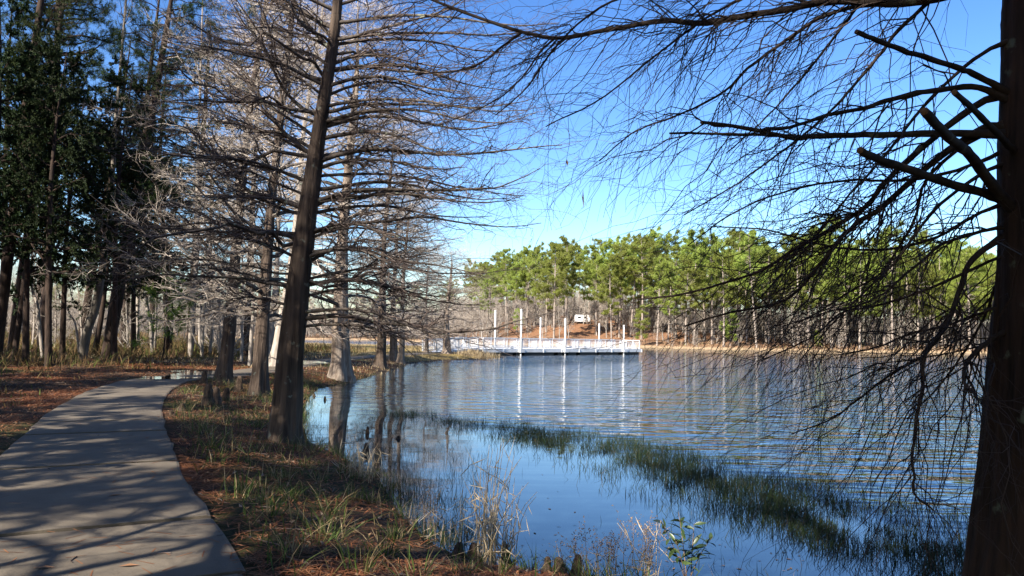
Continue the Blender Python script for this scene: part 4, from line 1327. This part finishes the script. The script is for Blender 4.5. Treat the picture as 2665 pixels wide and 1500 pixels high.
# bank grass, green and straw coloured
g = Geo()
n = 70000
x = rng.uniform(-16, 6, n); y = 4.5 + 34 * rng.uniform(0, 1, n) ** 1.5
sa = sdf(A, x, y); pd, sg = path_dist(x, y)
clump = vnoise(x * 1.3 + 5, y * 1.3) + 0.5 * vnoise(x * 4, y * 4 + 2)
keep = in_view(x, y) & (sa > -0.25) & (pd > 1.12) & (sg < 0) & (clump > rng.uniform(-0.3, 1.1, n) - 0.5 * np.exp(-np.abs(sa) / 0.7))
x, y = x[keep], y[keep]
V, Fc = blades(on_ground(x, y), 0.20 + 0 * x * 1.0 + 0.14 * rng.uniform(0, 1, len(x)), 0.009, 0.6, 0.5)
g.add(V, Fc)
nt_ = 2600
cx = rng.uniform(-14, 5, nt_); cy_ = 4.5 + 26 * rng.uniform(0, 1, nt_) ** 1.4
sa = sdf(A, cx, cy_); pd, sg = path_dist(cx, cy_)
keep = in_view(cx, cy_) & (sa > -0.15) & (pd > 1.3) & (sg < 0) & (vnoise(cx * 0.8 + 3, cy_ * 0.8) > rng.uniform(-0.8, 0.8, nt_))
cx, cy_ = cx[keep], cy_[keep]
m = 26
rr = rng.normal(0, 0.05, (len(cx), m, 2))
x = (cx[:, None] + rr[..., 0]).ravel(); y = (cy_[:, None] + rr[..., 1]).ravel()
th_ = np.repeat(rng.uniform(0.14, 0.36, len(cx)), m)
V, Fc = blades(on_ground(x, y), th_ * rng.uniform(0.6, 1.2, len(x)), 0.009, 0.45, 0.7, dirs=np.arctan2(rr[..., 1], rr[..., 0]).ravel() + rng.normal(0, 0.5, len(x)))
g.add(V, Fc)
o = link('bank_grass', g.mesh('bank_grass', M['grass_bank'], False))
tag(o, 'tufts of green and straw grass on the near bank', 'grass', kind='stuff')

# brown undergrowth of the wood left of the path
g = Geo()
n = 130000
x = rng.uniform(-60, -4, n); y = 9 + 62 * rng.uniform(0, 1, n) ** 1.3
sa = sdf(A, x, y); pd, sg = path_dist(x, y)
keep = in_view(x, y) & (sa > 0.3) & (pd > 1.7) & (sg > 0) & (vnoise(x * 0.5, y * 0.5) + 0.5 * vnoise(x * 2, y * 2) + sstep(1.5, 9, pd) * 0.9 > rng.uniform(-0.1, 1.5, n))
x, y, pd = x[keep], y[keep], pd[keep]
V, Fc = blades(on_ground(x, y), (0.18 + 0.55 * sstep(1.5, 11, pd)) * rng.uniform(0.4, 1.4, len(x)), 0.014 + 0.0005 * y, 0.55, 0.5)
g.add(V, Fc)
o = link('undergrowth', g.mesh('undergrowth', M['brush'], False))
tag(o, 'brown and olive undergrowth below the left wood', 'undergrowth', kind='stuff')

# straw grass on the spit and strip beyond
g = Geo()
n = 46000
x = rng.uniform(-45, 1, n); y = rng.uniform(34, 101, n)
sa = sdf(A, x, y); pd, sg = path_dist(x, y)
keep = in_view(x, y) & (sa > -0.3) & (pd > 1.15) & (vnoise(x * 0.4, y * 0.4) + 0.9 * np.exp(-np.abs(sa) / 1.2) > rng.uniform(-0.8, 1.0, n))
x, y, sa = x[keep], y[keep], sa[keep]
V, Fc = blades(on_ground(x, y), 0.22 * rng.uniform(0.4, 1.3, len(x)), 0.03, 0.5, 0.4)
g.add(V, Fc)
c = px(1238, 934)
n = 700
x = c[0] + rng.normal(0, 0.75, n); y = c[1] + rng.normal(0, 0.6, n)
V, Fc = blades(np.stack([x, y, np.maximum(height(x, y), 0) - 0.02], 1), 0.75 * rng.uniform(0.5, 1.3, n), 0.035, 0.35, 0.4)
g.add(V, Fc)
o = link('straw_grass', g.mesh('straw_grass', M['grass_dry'], False))
tag(o, 'pale straw grass on the spit beside the gangway', 'grass', kind='stuff')

# brush along the far banks
g = Geo()
n = 60000
x = rng.uniform(-190, 140, n); y = rng.uniform(140, 330, n)
sb = sdf(Bp, x, y)
keep = in_view(x, y) & (sb > 1.5) & (sb < 45) & (rng.uniform(0, 1, n) < np.where(sb < 14, 0.9, 0.35)) & (((x < -6) | (x > 38)) | (sb > 12) & (rng.uniform(0, 1, n) < 0.3))
x, y, sb = x[keep], y[keep], sb[keep]
hh = rng.uniform(0.3, 1.0, len(x)) * np.where(sb < 5, 0.5, 1.6)
V, Fc = blades(on_ground(x, y), hh, 0.12, 0.35, 0.3)
g.add(V, Fc)
o = link('shore_brush', g.mesh('shore_brush', M['brush_far'], False))
tag(o, 'tan and russet brush along the far shore', 'brush', kind='stuff')

# fallen pine straw and leaves
g = Geo()
n = 190000
x = rng.uniform(-18, 4, n); y = 4.4 + 32 * rng.uniform(0, 1, n) ** 2.1
sa = sdf(A, x, y); pd, sg = path_dist(x, y)
keep = in_view(x, y) & (sa > 0.05) & (rng.uniform(0, 1, n) < np.where(pd > 1.0, 0.9, 0.02 + 0.5 * np.exp((pd - 1.05) / 0.06))) & (vnoise(x * 0.55 + 4, y * 0.55) + 0.5 * vnoise(x * 2, y * 2) > rng.uniform(-1.3, 0.4, n))
x, y, pd = x[keep], y[keep], pd[keep]
z = np.where(pd < 1.05, PATH_Z + 0.016, height(x, y) + rng.uniform(0.003, 0.03, len(x)))
a = rng.uniform(0, 6.283, len(x)); L = rng.uniform(0.05, 0.11, len(x))
d = np.stack([np.cos(a), np.sin(a), rng.normal(0, 0.12, len(x)) * (pd > 1.05)], 1) * L[:, None]
sd = np.stack([-np.sin(a), np.cos(a), 0 * a], 1) * (0.0028 + 0.0003 * y)[:, None]
C = np.stack([x, y, z], 1)
V = np.stack([C - d - sd, C - d + sd, C + d + sd * 0.6, C + d - sd * 0.6], 1).reshape(-1, 3)
k = np.arange(len(x)) * 4
g.add(V, [np.stack([k, k + 1, k + 2, k + 3], 1)])
o = link('pine_straw', g.mesh('pine_straw', M['needle_litter'], False))
tag(o, 'rust coloured pine straw strewn beside the path', 'pine straw', kind='stuff')
g = Geo()
n = 16000
x = rng.uniform(-18, 4, n); y = 4.4 + 32 * rng.uniform(0, 1, n) ** 1.5
sa = sdf(A, x, y); pd, sg = path_dist(x, y)
keep = in_view(x, y) & (sa > 0.05) & (pd > 1.1)
x, y = x[keep], y[keep]
a = rng.uniform(0, 6.283, len(x))
V, Fc = leaf_quads(on_ground(x, y, 0.02), np.stack([np.cos(a), np.sin(a), rng.normal(0.1, 0.3, len(x))], 1), 0.06, 0.03, 0.4)
g.add(V, Fc)
o = link('leaf_litter', g.mesh('leaf_litter', M['leaf_litter'], False))
tag(o, 'dead brown leaves scattered over the near bank', 'leaf litter', kind='stuff')

g = Geo()
n = 5200
u_ = rng.uniform(800, 2300, n); v_ = rng.uniform(1050, 1490, n)
pt_ = np.array([px(a, b)[:2] for a, b in zip(u_, v_)])
x, y = pt_[:, 0], pt_[:, 1]
sa = sdf(A, x, y)
keep = (sa < 0) & (rng.uniform(0, 1, n) < 0.05 + 0.9 * np.exp(sa / 0.6)) & (y < np.interp(x, [-9, -3, 1.2, 3.9, 6], [29, 18.5, 15.2, 10.4, 5]))
x, y = x[keep], y[keep]
a = rng.uniform(0, 6.283, len(x)); L = rng.uniform(0.006, 0.035, len(x))
d = np.stack([np.cos(a), np.sin(a), 0 * a], 1) * L[:, None]; sd = np.stack([-np.sin(a), np.cos(a), 0 * a], 1) * (L * rng.uniform(0.1, 0.5, len(x)))[:, None]
C = np.stack([x, y, 0 * x + 0.004], 1)
k = np.arange(len(x)) * 4
g.add(np.stack([C - d, C + sd, C + d, C - sd], 1).reshape(-1, 3), [np.stack([k, k + 1, k + 2, k + 3], 1)])
o = link('floating_debris', g.mesh('floating_debris', M['leaf_litter'], False))
tag(o, 'specks of leaf debris floating on the still cove', 'debris', kind='stuff')
n = 2600
x = rng.uniform(-16, 4, n); y = 4.4 + 26 * rng.uniform(0, 1, n) ** 1.6
sa = sdf(A, x, y); pd, sg = path_dist(x, y)
keep = in_view(x, y) & (sa > 0.0) & ((pd > 1.15) | (rng.uniform(0, 1, n) < 0.12))
x, y, pd = x[keep], y[keep], pd[keep]
z = np.where(pd < 1.08, PATH_Z + 0.018, height(x, y) + 0.015)
a = rng.uniform(0, 6.283, len(x)); L = rng.uniform(0.08, 0.45, len(x)) * np.where(pd < 1.08, 0.5, 1)
s_ = np.linspace(-0.5, 0.5, 4)
P = np.stack([x, y, z], 1)[:, None] + (np.stack([np.cos(a), np.sin(a), rng.normal(0.0, 0.04, len(x)) * (pd > 1.1)], 1) * L[:, None])[:, None] * s_[None, :, None]
P[..., :2] += rng.normal(0, 0.012, P[..., :2].shape)
V, Fc = tubes(P, np.array([0.004, 0.0035, 0.003, 0.0015])[None] * rng.uniform(0.6, 1.5, (len(x), 1)), 4)
o = link('fallen_twigs', mesh('fallen_twigs', V, Fc, M['twig_near']))
tag(o, 'thin fallen twigs littering the bank and path', 'twigs', kind='stuff')

# single leaves lying on the slabs
lf = mesh('fallen_leaf', np.array([[-0.05, 0, 0.002], [-0.01, 0.022, 0.010], [0.06, 0, 0.004], [-0.01, -0.022, 0.012], [-0.075, 0.003, 0.003]]), [np.array([[0, 1, 2], [0, 2, 3], [4, 1, 0], [4, 0, 3]])], M['dead_leaf'], False)
for (u, v, lb) in [(332, 1474, 'curled brown leaf on the nearest path slab, right of the other one'), (110, 1479, 'brown leaf on the nearest path slab, toward the left picture edge'), (443, 1318, 'brown leaf near the right edge of the path'), (60, 1228, 'dark leaf on the sunlit slab at the left picture edge'), (300, 1290, 'small brown leaf in the middle of the shaded slabs')]:
    p = px(u, v, PATH_Z + 0.016)
    o = link('fallen_leaf', lf)
    o.location = p; o.rotation_euler = (0, 0, rng.uniform(0, 6.28))
    tag(o, lb, 'leaf', 'leaves on the path')


# ------------------------------------------------------------------ cypress knees
def knee_mesh(seed, h=0.3, r=0.08):
    r_ = np.random.default_rng(seed)
    pts = np.array([[0, 0, -0.12], [0, 0, 0.02], [0.02, 0.01, h * 0.45], [0.03, 0, h * 0.8], [0.035, 0.01, h * 0.97], [0.035, 0.01, h]])
    pts[:, :2] *= r_.uniform(-1.5, 1.5)
    V, Fc, _, _ = trunk_geo(pts, r * np.array([1.5, 1.25, 0.85, 0.66, 0.4, 0.05]), 12, 16, 0.2, 4, 0.3, 0.10, seed)
    return mesh('cypress_knee', V, Fc, M['knee'])


kn = [knee_mesh(60 + k, h, r) for k, (h, r) in enumerate([(0.26, 0.065), (0.20, 0.075), (0.14, 0.06), (0.34, 0.09)])]
knees = [(1318, 1478, 0.0, 0, 0.75, 'upright cypress knee rising from the water at the bottom bank, left of a pair'), (1452, 1492, 0.02, 1, 0.8, 'squat dark cypress knee in the middle of the bottom bank group'), (1424, 1490, 0.02, 0, 0.6, 'thin pointed cypress knee touching the squat one at the bottom bank'), (1497, 1492, 0.02, 0, 0.7, 'reddish cypress knee, rightmost of the bottom bank group'),
         (1232, 1452, 0.03, 1, 0.8, 'rounded dark cypress knee beside the dry reeds'), (1190, 1440, 0.05, 2, 0.9, 'low dark cypress knee left of the dry reeds'),
         (540, 1050, 0.38, 3, 1.4, 'tall knobbly cypress knee at the foot of the second cypress, nearest the path'), (560, 1046, 0.36, 1, 1.7, 'broad knobbly cypress knee beside the tall one near the path'), (585, 1040, 0.34, 0, 1.4, 'cypress knee right of the broad knobbly one'), (620, 1018, 0.32, 3, 1.3, 'slim cypress knee between the second cypress and the grey cypress'), (530, 1000, 0.38, 0, 1.5, 'pointed cypress knee left of the second cypress foot'),
         (818, 1032, -0.02, 1, 0.6, 'dark knob of a cypress knee in the cove water, left one'), (846, 1042, -0.02, 3, 0.5, 'tall dark cypress knee in the cove water, right of the knob'), (793, 1045, -0.02, 2, 0.7, 'tiny cypress knee in the cove close to the big trunk'), (957, 1128, -0.03, 0, 0.7, 'lone dark cypress knee in the still water among marsh grass'), (1036, 1143, -0.03, 2, 0.9, 'small dark cypress knee in open still water'), (952, 1175, -0.03, 0, 0.8, 'small cypress knee in the grass below the lone one'),
         (470, 1072, 0.38, 2, 1.2, 'low cypress knee in the rust pine straw near the path edge'), (450, 1085, 0.4, 2, 0.9, 'small cypress knee closest to the path edge')]
for (u, v, z, k, s_, lb) in knees:
    p = px(u, v, max(z, 0.0))
    zz = H1(p[0], p[1])
    o = link('cypress_knee', kn[k])
    o.location = (p[0], p[1], zz if zz > 0.0 else min(0.0, max(zz, -0.05)))
    o.rotation_euler = (rng.normal(0, 0.08), rng.normal(0, 0.08), rng.uniform(0, 6.28))
    o.scale = (s_, s_, s_ * rng.uniform(0.9, 1.15))
    tag(o, lb, 'cypress knee', 'cypress knees')


# ------------------------------------------------------------------ plants on the near bank
def reed_clump(u, v, n, h, label, spread=0.12):
    p = px(u, v, 0.03)
    e = empty('dry_reed', (p[0], p[1], max(H1(p[0], p[1]), -0.05)))
    tag(e, label, 'reed', 'dry reeds at the bottom bank')
    r0 = rng.normal(0, spread, (n, 3)); r0[:, 2] = -0.03
    az = rng.uniform(0, 6.283, n); le = np.abs(rng.normal(0.08, 0.12, n)); hh = h * rng.uniform(0.5, 1.1, n)
    s_ = np.linspace(0, 1, 6)
    d = np.stack([np.cos(az) * np.sin(le), np.sin(az) * np.sin(le), np.cos(le)], 1)
    P = r0[:, None] + hh[:, None, None] * (s_[None, :, None] * d[:, None] + (s_ ** 3)[None, :, None] * np.stack([np.cos(az), np.sin(az), -0.6 + 0 * az], 1)[:, None] * rng.uniform(0, 0.22, (n, 1, 1)))
    V, Fc = tubes(P, np.linspace(0.0045, 0.0016, 6)[None] * np.ones((n, 1)), 4)
    link('stalk', mesh('stalk', V, Fc, M['reed']), e)['kind'] = 'stuff'
    m = n * 4
    j = rng.integers(0, n, m); t_ = rng.uniform(0.15, 0.9, m) * 5; i_ = np.minimum(t_.astype(int), 4)
    C = P[j, i_] + (P[j, i_ + 1] - P[j, i_]) * (t_ - i_)[:, None]
    D = rng.normal(0, 0.5, (m, 3)); D[:, 2] = rng.uniform(-1.2, 0.7, m)
    V, Fc = leaf_quads(C, D, 0.20, 0.010, 0.6)
    link('blade', mesh('blade', V, Fc, M['reed'], False), e)['kind'] = 'stuff'


reed_clump(1262, 1488, 26, 1.05, 'tall pale dry reeds standing in front of the still water', 0.05)
reed_clump(1305, 1470, 14, 0.75, 'thinner dry reed stalks right of the tall reeds', 0.06)
reed_clump(1190, 1400, 12, 0.55, 'short dry reeds among dark stems left of the tall reeds', 0.12)
reed_clump(1680, 1495, 9, 0.55, 'faint dry reeds just left of the leafy shrub', 0.10)
reed_clump(940, 1250, 26, 0.5, 'bent straw clump on the bank below the big cypress', 0.14)


def weed(u, v, n, h, label):
    p = px(u, v, 0.02)
    e = empty('seed_weed', (p[0], p[1], max(H1(p[0], p[1]), -0.05)))
    tag(e, label, 'weed', 'seed weeds at the bottom bank')
    P0 = np.zeros((n, 7, 3)); s_ = np.linspace(0, 1, 7)
    az = rng.uniform(0, 6.283, n); le = np.abs(rng.normal(0.15, 0.15, n)); hh = h * rng.uniform(0.5, 1.1, n)
    b0 = rng.normal(0, 0.10, (n, 3)); b0[:, 2] = -0.03
    d = np.stack([np.cos(az) * np.sin(le), np.sin(az) * np.sin(le), np.cos(le)], 1)
    P = b0[:, None] + hh[:, None, None] * s_[None, :, None] * d[:, None] + np.cumsum(rng.normal(0, 0.006, (n, 7, 3)), 1)
    R = np.linspace(0.003, 0.0012, 7)[None] * np.ones((n, 1))
    P2, R2 = spawn(P, R, 7, 0.45, 1.0, (0.08, 0.22), (25, 50), 4, (0, 0, 0.1), 0.1, 0.7, 0.002, 0.001, 0.1, 0.3)
    g = Geo()
    V, Fc = tubes(P, R, 4); g.add(V, Fc)
    V, Fc = tubes(P2, R2, 3); g.add(V, Fc)
    link('stem', g.mesh('stem', M['stalk'], True), e)['kind'] = 'stuff'
    C = np.concatenate([P2[:, k] for k in (1, 2, 3)])
    C = np.repeat(C, 2, axis=0) + rng.normal(0, 0.006, (len(C) * 2, 3))
    V, Fc = leaf_quads(C, rng.normal(size=(len(C), 3)), 0.016, 0.011, 0.5)
    link('seed_head', mesh('seed_head', V, Fc, M['stalk'], False), e)['kind'] = 'stuff'


weed(1600, 1496, 9, 0.5, 'dry branching weed with dark seed heads left of the leafy shrub')
weed(1690, 1498, 7, 0.5, 'dry seed weed leaning behind the leafy shrub')
weed(1530, 1494, 7, 0.36, 'low dry seed weed beside the bottom bank cypress knees')
weed(1130, 1400, 8, 0.45, 'dark leafless weed at the left end of the still water')

# broad-leaved shrub: every leaf a part
sp = px(1790, 1500, 0.02)
shrub = empty('shrub', (sp[0], sp[1], max(H1(sp[0], sp[1]), -0.05)))
tag(shrub, 'leafy green shrub standing in front of the still water at bottom centre', 'shrub')
n = 6
b0 = rng.normal(0, 0.03, (n, 3)); b0[:, 2] = -0.05
tips = np.array([[-0.22, 0.05, 0.52], [-0.08, 0, 0.60], [0.06, 0.03, 0.50], [0.20, -0.02, 0.40], [0.14, 0.06, 0.30], [-0.12, -0.05, 0.38]])
s_ = np.linspace(0, 1, 7)
P = b0[:, None] + (tips - b0)[:, None] * s_[None, :, None]
P[:, :, 2] += 0.05 * np.sin(s_ * 3.14)[None]
V, Fc = tubes(P, np.linspace(0.005, 0.002, 7)[None] * np.ones((n, 1)), 5)
link('stem', mesh('stem', V, Fc, M['stalk']), shrub)
t5 = np.linspace(0, 1, 6); wl_ = np.array([0.1, 0.75, 1.0, 0.85, 0.5, 0.0]) * 0.016
lv = []
for q in range(6):
    zc = -0.02 * t5[q] ** 2
    lv += [[t5[q] * 0.10, -wl_[q], zc + wl_[q] * 0.35], [t5[q] * 0.10, 0, zc], [t5[q] * 0.10, wl_[q], zc + wl_[q] * 0.35]]
lq = []
for q in range(5):
    lq += [[q * 3, q * 3 + 1, q * 3 + 4, q * 3 + 3], [q * 3 + 1, q * 3 + 2, q * 3 + 5, q * 3 + 4]]
leafm = mesh('leaf', np.array(lv), [np.array(lq)], M['shrub_leaf'], True)
for k in range(70):
    j = k % n; t_ = rng.uniform(0.35, 1.0) * 6; i_ = min(int(t_), 5)
    c = P[j, i_] + (P[j, i_ + 1] - P[j, i_]) * (t_ - i_)
    o = link('leaf', leafm, shrub)
    o.location = c
    o.rotation_euler = (rng.normal(0, 0.5), rng.normal(-0.25, 0.4), rng.uniform(0, 6.283))
    q = rng.uniform(0.8, 1.4)
    o.scale = (q, q, q)

# pale driftwood stick at the spit
p0, p1 = px(1078, 953, 0.03), px(1100, 942, 0.25)
V, Fc = tubes(resample(np.array([p0, (p0 + p1) / 2 + [0, 0, 0.05], p1]), 8)[None], np.linspace(0.05, 0.03, 8)[None], 6, True)
o = link('driftwood_stick', mesh('driftwood_stick', V, Fc, M['bark_pale']))
tag(o, 'pale driftwood stick poking out of the water by the spit', 'stick')

# ------------------------------------------------------------------ floating dock
D0 = np.array([-2.0, 79.0]); DV = np.array([0.715, 0.699]); DV = DV / np.linalg.norm(DV)
DN = np.array([-DV[1], DV[0]])       # towards the far side
DW = 3.2; DL = 25.8


def dk(v):                           # dock frame (along, across, up) -> world
    v = np.asarray(v, float)
    return np.stack([D0[0] + v[:, 0] * DV[0] + v[:, 1] * DN[0], D0[1] + v[:, 0] * DV[1] + v[:, 1] * DN[1], v[:, 2]], 1)


dock = empty('floating_dock', (D0[0], D0[1], 0.0), (0, 0, math.atan2(DV[1], DV[0])))
tag(dock, 'long white floating dock with railings lying on the lake', 'dock')


def part(name, boxes, mat, parent, smooth=False):
    g = Geo()
    for c, s in boxes:
        g.box(c, s)
    return link(name, g.mesh(name, M[mat], False), parent)


TOP = 0.72
part('deck', [((DL / 2 - 0.6, DW / 2, TOP - 0.03), (DL + 1.2, DW - 0.06, 0.05))], 'white', dock)
for k in range(9):                    # fascia panels
    a = -1.2 + k * (DL + 1.2) / 9; b = a + (DL + 1.2) / 9 - 0.06
    part('fascia_panel', [(((a + b) / 2, -0.02, TOP - 0.20), (b - a, 0.05, 0.38))], 'white', dock)
    part('bracket', [((b + 0.03, -0.06, TOP - 0.24), (0.16, 0.06, 0.36))], 'white', dock)
part('fascia_panel', [((DL / 2 - 0.6, DW + 0.02, TOP - 0.20), (DL + 1.2, 0.05, 0.38))], 'white', dock)
part('fascia_panel', [((DL + 0.02, DW / 2, TOP - 0.20), (0.05, DW, 0.38))], 'white', dock)
fl = [(-1.1, 3.2), (3.7, 4.5), (4.95, 9.6), (10.3, 11.0), (12.0, 13.4), (14.1, 17.2), (17.6, 21.2), (22.6, 25.4)]
for a, b in fl:
    part('float', [(((a + b) / 2, DW / 2, 0.12), (b - a, DW - 0.25, 0.40))], 'black', dock)


def railing(parent, a, b, acr, top, bot=TOP, along=True, step=0.115, post=1.9):
    L = b - a
    def bx_(c, s):
        if along:
            return ((c[0], acr, c[1]), (s[0], s[1], s[2]))
        return ((acr, c[0], c[1]), (s[1], s[0], s[2]))
    m_ = (a + b) / 2
    part('top_rail', [bx_((m_, top - 0.025), (L, 0.09, 0.05))], 'white', parent)
    part('bottom_rail', [bx_((m_, bot + 0.10), (L, 0.04, 0.05))], 'white', parent)
    n_ = max(int(round(L / post)), 1)
    for k in range(n_ + 1):
        part('rail_post', [bx_((a + L * k / n_, (top + bot) / 2 - 0.03), (0.09, 0.075, top - bot - 0.06))], 'white', parent)
    xs = np.arange(a + step, b - step / 2, step)
    o = part('baluster_row', [bx_((x_, (top - 0.05 + bot + 0.125) / 2), (0.019, 0.019, top - bot - 0.175)) for x_ in xs], 'white', parent)
    o['kind'] = 'stuff'


railing(dock, -1.1, 4.0, 0.06, 1.82)
railing(dock, 4.5, 11.1, 0.06, 1.82)
railing(dock, 11.5, 21.9, 0.06, 1.82)
railing(dock, 22.3, 24.4, 0.06, 1.50)
railing(dock, -1.1, 24.4, DW - 0.06, 1.84)
railing(dock, 0.06, DW - 0.06, DL - 0.35, 1.80, along=False, post=1.0)
part('bench_seat', [((2.0, 0.45, TOP + 0.28), (3.4, 0.40, 0.06)), ((0.6, 0.45, TOP + 0.13), (0.08, 0.36, 0.26)), ((3.4, 0.45, TOP + 0.13), (0.08, 0.36, 0.26))], 'white', dock)
part('bench_seat', [((14.0, 0.45, TOP + 0.28), (3.4, 0.40, 0.06)), ((12.6, 0.45, TOP + 0.13), (0.08, 0.36, 0.26)), ((15.4, 0.45, TOP + 0.13), (0.08, 0.36, 0.26))], 'white', dock)
for t_ in (4.25, 11.3, 22.1):
    part('pile_collar', [((t_, -0.27, TOP - 0.20), (0.62, 0.10, 0.40)), ((t_ - 0.27, -0.02, TOP - 0.2), (0.1, 0.42, 0.36)), ((t_ + 0.27, -0.02, TOP - 0.2), (0.1, 0.42, 0.36))], 'white', dock)

piles = [(4.25, -0.02, 4.93, 'tall white pile at the left front of the floating dock'), (11.3, -0.02, 4.15, 'white pile at the middle front of the floating dock'), (22.1, -0.02, 3.63, 'white pile at the right front of the floating dock'),
         (3.7, DW + 0.25, 4.85, 'tall white pile at the left back of the floating dock'), (10.9, DW + 0.25, 4.25, 'white pile behind the middle of the floating dock'), (21.6, DW + 0.25, 3.82, 'white pile behind the right end of the floating dock')]
for a, c, zt_, lb in piles:
    w_ = dk([[a, c, 0]])[0]
    e = empty('mooring_pile', (w_[0], w_[1], -1.4))
    tag(e, lb, 'pile', 'white piles of the dock')
    z_ = np.array([0, 1.4, 2.5, zt_ + 1.4 - 0.14])
    V, Fc = tubes(np.column_stack([0 * z_, 0 * z_, z_])[None], np.full((1, 4), 0.095), 14, True)
    link('shaft', mesh('shaft', V, Fc, M['pile_white']), e)
    V, Fc = tubes(np.array([[[0, 0, zt_ + 1.26], [0, 0, zt_ + 1.31], [0, 0, zt_ + 1.38], [0, 0, zt_ + 1.41]]]), np.array([[0.12, 0.12, 0.07, 0.02]]), 14, True)
    link('cap', mesh('cap', V, Fc, M['pile_white']), e)

# gangway from the spit to the dock
G0 = np.array([px(1117, 916, 0.45)[0], px(1117, 916, 0.45)[1]])
_g1 = dk([[-1.25, DW / 2, 0]])[0][:2]
gv = _g1 - G0; GL = np.linalg.norm(gv)
gang = empty('gangway', (G0[0], G0[1], 0.42), (0, -math.atan2(0.36, GL), math.atan2(gv[1], gv[0])))
tag(gang, 'white railed gangway bridging from the spit to the dock', 'gangway')
part('deck', [((GL / 2, 0, 0.0), (GL, 1.5, 0.06))], 'white', gang)
for sd_ in (-0.75, 0.75):
    part('stringer', [((GL / 2, sd_, -0.10), (GL, 0.08, 0.20))], 'white', gang)
    part('top_rail', [((GL / 2, sd_, 1.10), (GL, 0.08, 0.06))], 'white', gang)
    part('bottom_rail', [((GL / 2, sd_, 0.14), (GL, 0.05, 0.06))], 'white', gang)
    for k in range(5):
        part('rail_post', [((GL * k / 4 * 0.985 + 0.05, sd_, 0.55), (0.08, 0.07, 1.05))], 'white', gang)
    for k in range(4):
        x0 = GL * k / 4 * 0.985 + 0.1; x1 = GL * (k + 1) / 4 * 0.985
        if k % 2: x0, x1 = x1, x0
        V, Fc = tubes(np.array([[[x0, sd_ * 1.06, 0.16], [x1, sd_ * 1.06, 1.06]]]), np.full((1, 2), 0.03), 6, True)
        link('diagonal_brace', mesh('diagonal_brace', V, Fc, M['white']), gang)
    o = part('baluster_row', [((x_, sd_, 0.62), (0.019, 0.019, 0.92)) for x_ in np.arange(0.12, GL, 0.115)], 'white', gang)
    o['kind'] = 'stuff'
la = empty('gangway_landing', (*dk([[-2.9, 0.4, 0]])[0][:2], 0), (0, 0, math.atan2(DV[1], DV[0])))
tag(la, 'dark-sided white landing float where the gangway meets the dock', 'landing')
part('deck', [((0, DW / 2 - 0.4, 0.60), (3.2, DW, 0.06))], 'white', la)
part('frame', [((0, DW / 2 - 0.4, 0.44), (3.14, DW - 0.06, 0.25))], 'grey_metal', la)
part('float', [((0, DW / 2 - 0.4, 0.10), (3.0, DW - 0.2, 0.42))], 'black', la)

# ------------------------------------------------------------------ camper trailer up on the hill
ct = pxd(1515, 836, 226.0)
cz = H1(ct[0], ct[1])
trl = empty('camper_trailer', (ct[0], ct[1], cz), (0, 0, math.radians(4)))
tag(trl, 'white camper trailer parked among the trunks on the far hill', 'trailer')
g = Geo()
prof = [(-2.1, 0.55), (2.1, 0.55), (2.1, 1.3), (1.75, 2.35), (1.5, 2.5), (-1.9, 2.5), (-2.1, 2.3)]
V = np.array([[x_, y_, z_] for y_ in (-1.05, 1.05) for x_, z_ in prof])
k = len(prof)
fcs = [np.array([[i_, (i_ + 1) % k, k + (i_ + 1) % k, k + i_] for i_ in range(k)]), np.array([list(range(k))[::-1], list(range(k, 2 * k))])]
g.add(V, fcs)
link('body', g.mesh('body', M['white'], False), trl)
for c, s in [((-1.0, -1.06, 1.7), (0.9, 0.04, 0.5)), ((0.9, -1.06, 1.7), (0.7, 0.04, 0.5))]:
    part('window', [(c, s)], 'glass_dark', trl)
part('door', [((0.1, -1.06, 1.35), (0.62, 0.04, 1.5))], 'white', trl)
part('stripe', [((-0.2, -1.065, 0.95), (3.6, 0.02, 0.12))], 'grey_metal', trl)
for x_ in (-0.35, 0.4):
    for y_ in (-0.95, 0.95):
        V, Fc = tubes(np.array([[[x_, y_ - 0.1, 0.32], [x_, y_ - 0.09, 0.32], [x_, y_ + 0.09, 0.32], [x_, y_ + 0.1, 0.32]]]), np.array([[0.18, 0.32, 0.32, 0.18]]), 16, True)
        o = link('wheel', mesh('wheel', V, Fc, M['black']), trl)
part('hitch', [((2.7, 0, 0.5), (1.3, 0.1, 0.1))], 'grey_metal', trl)
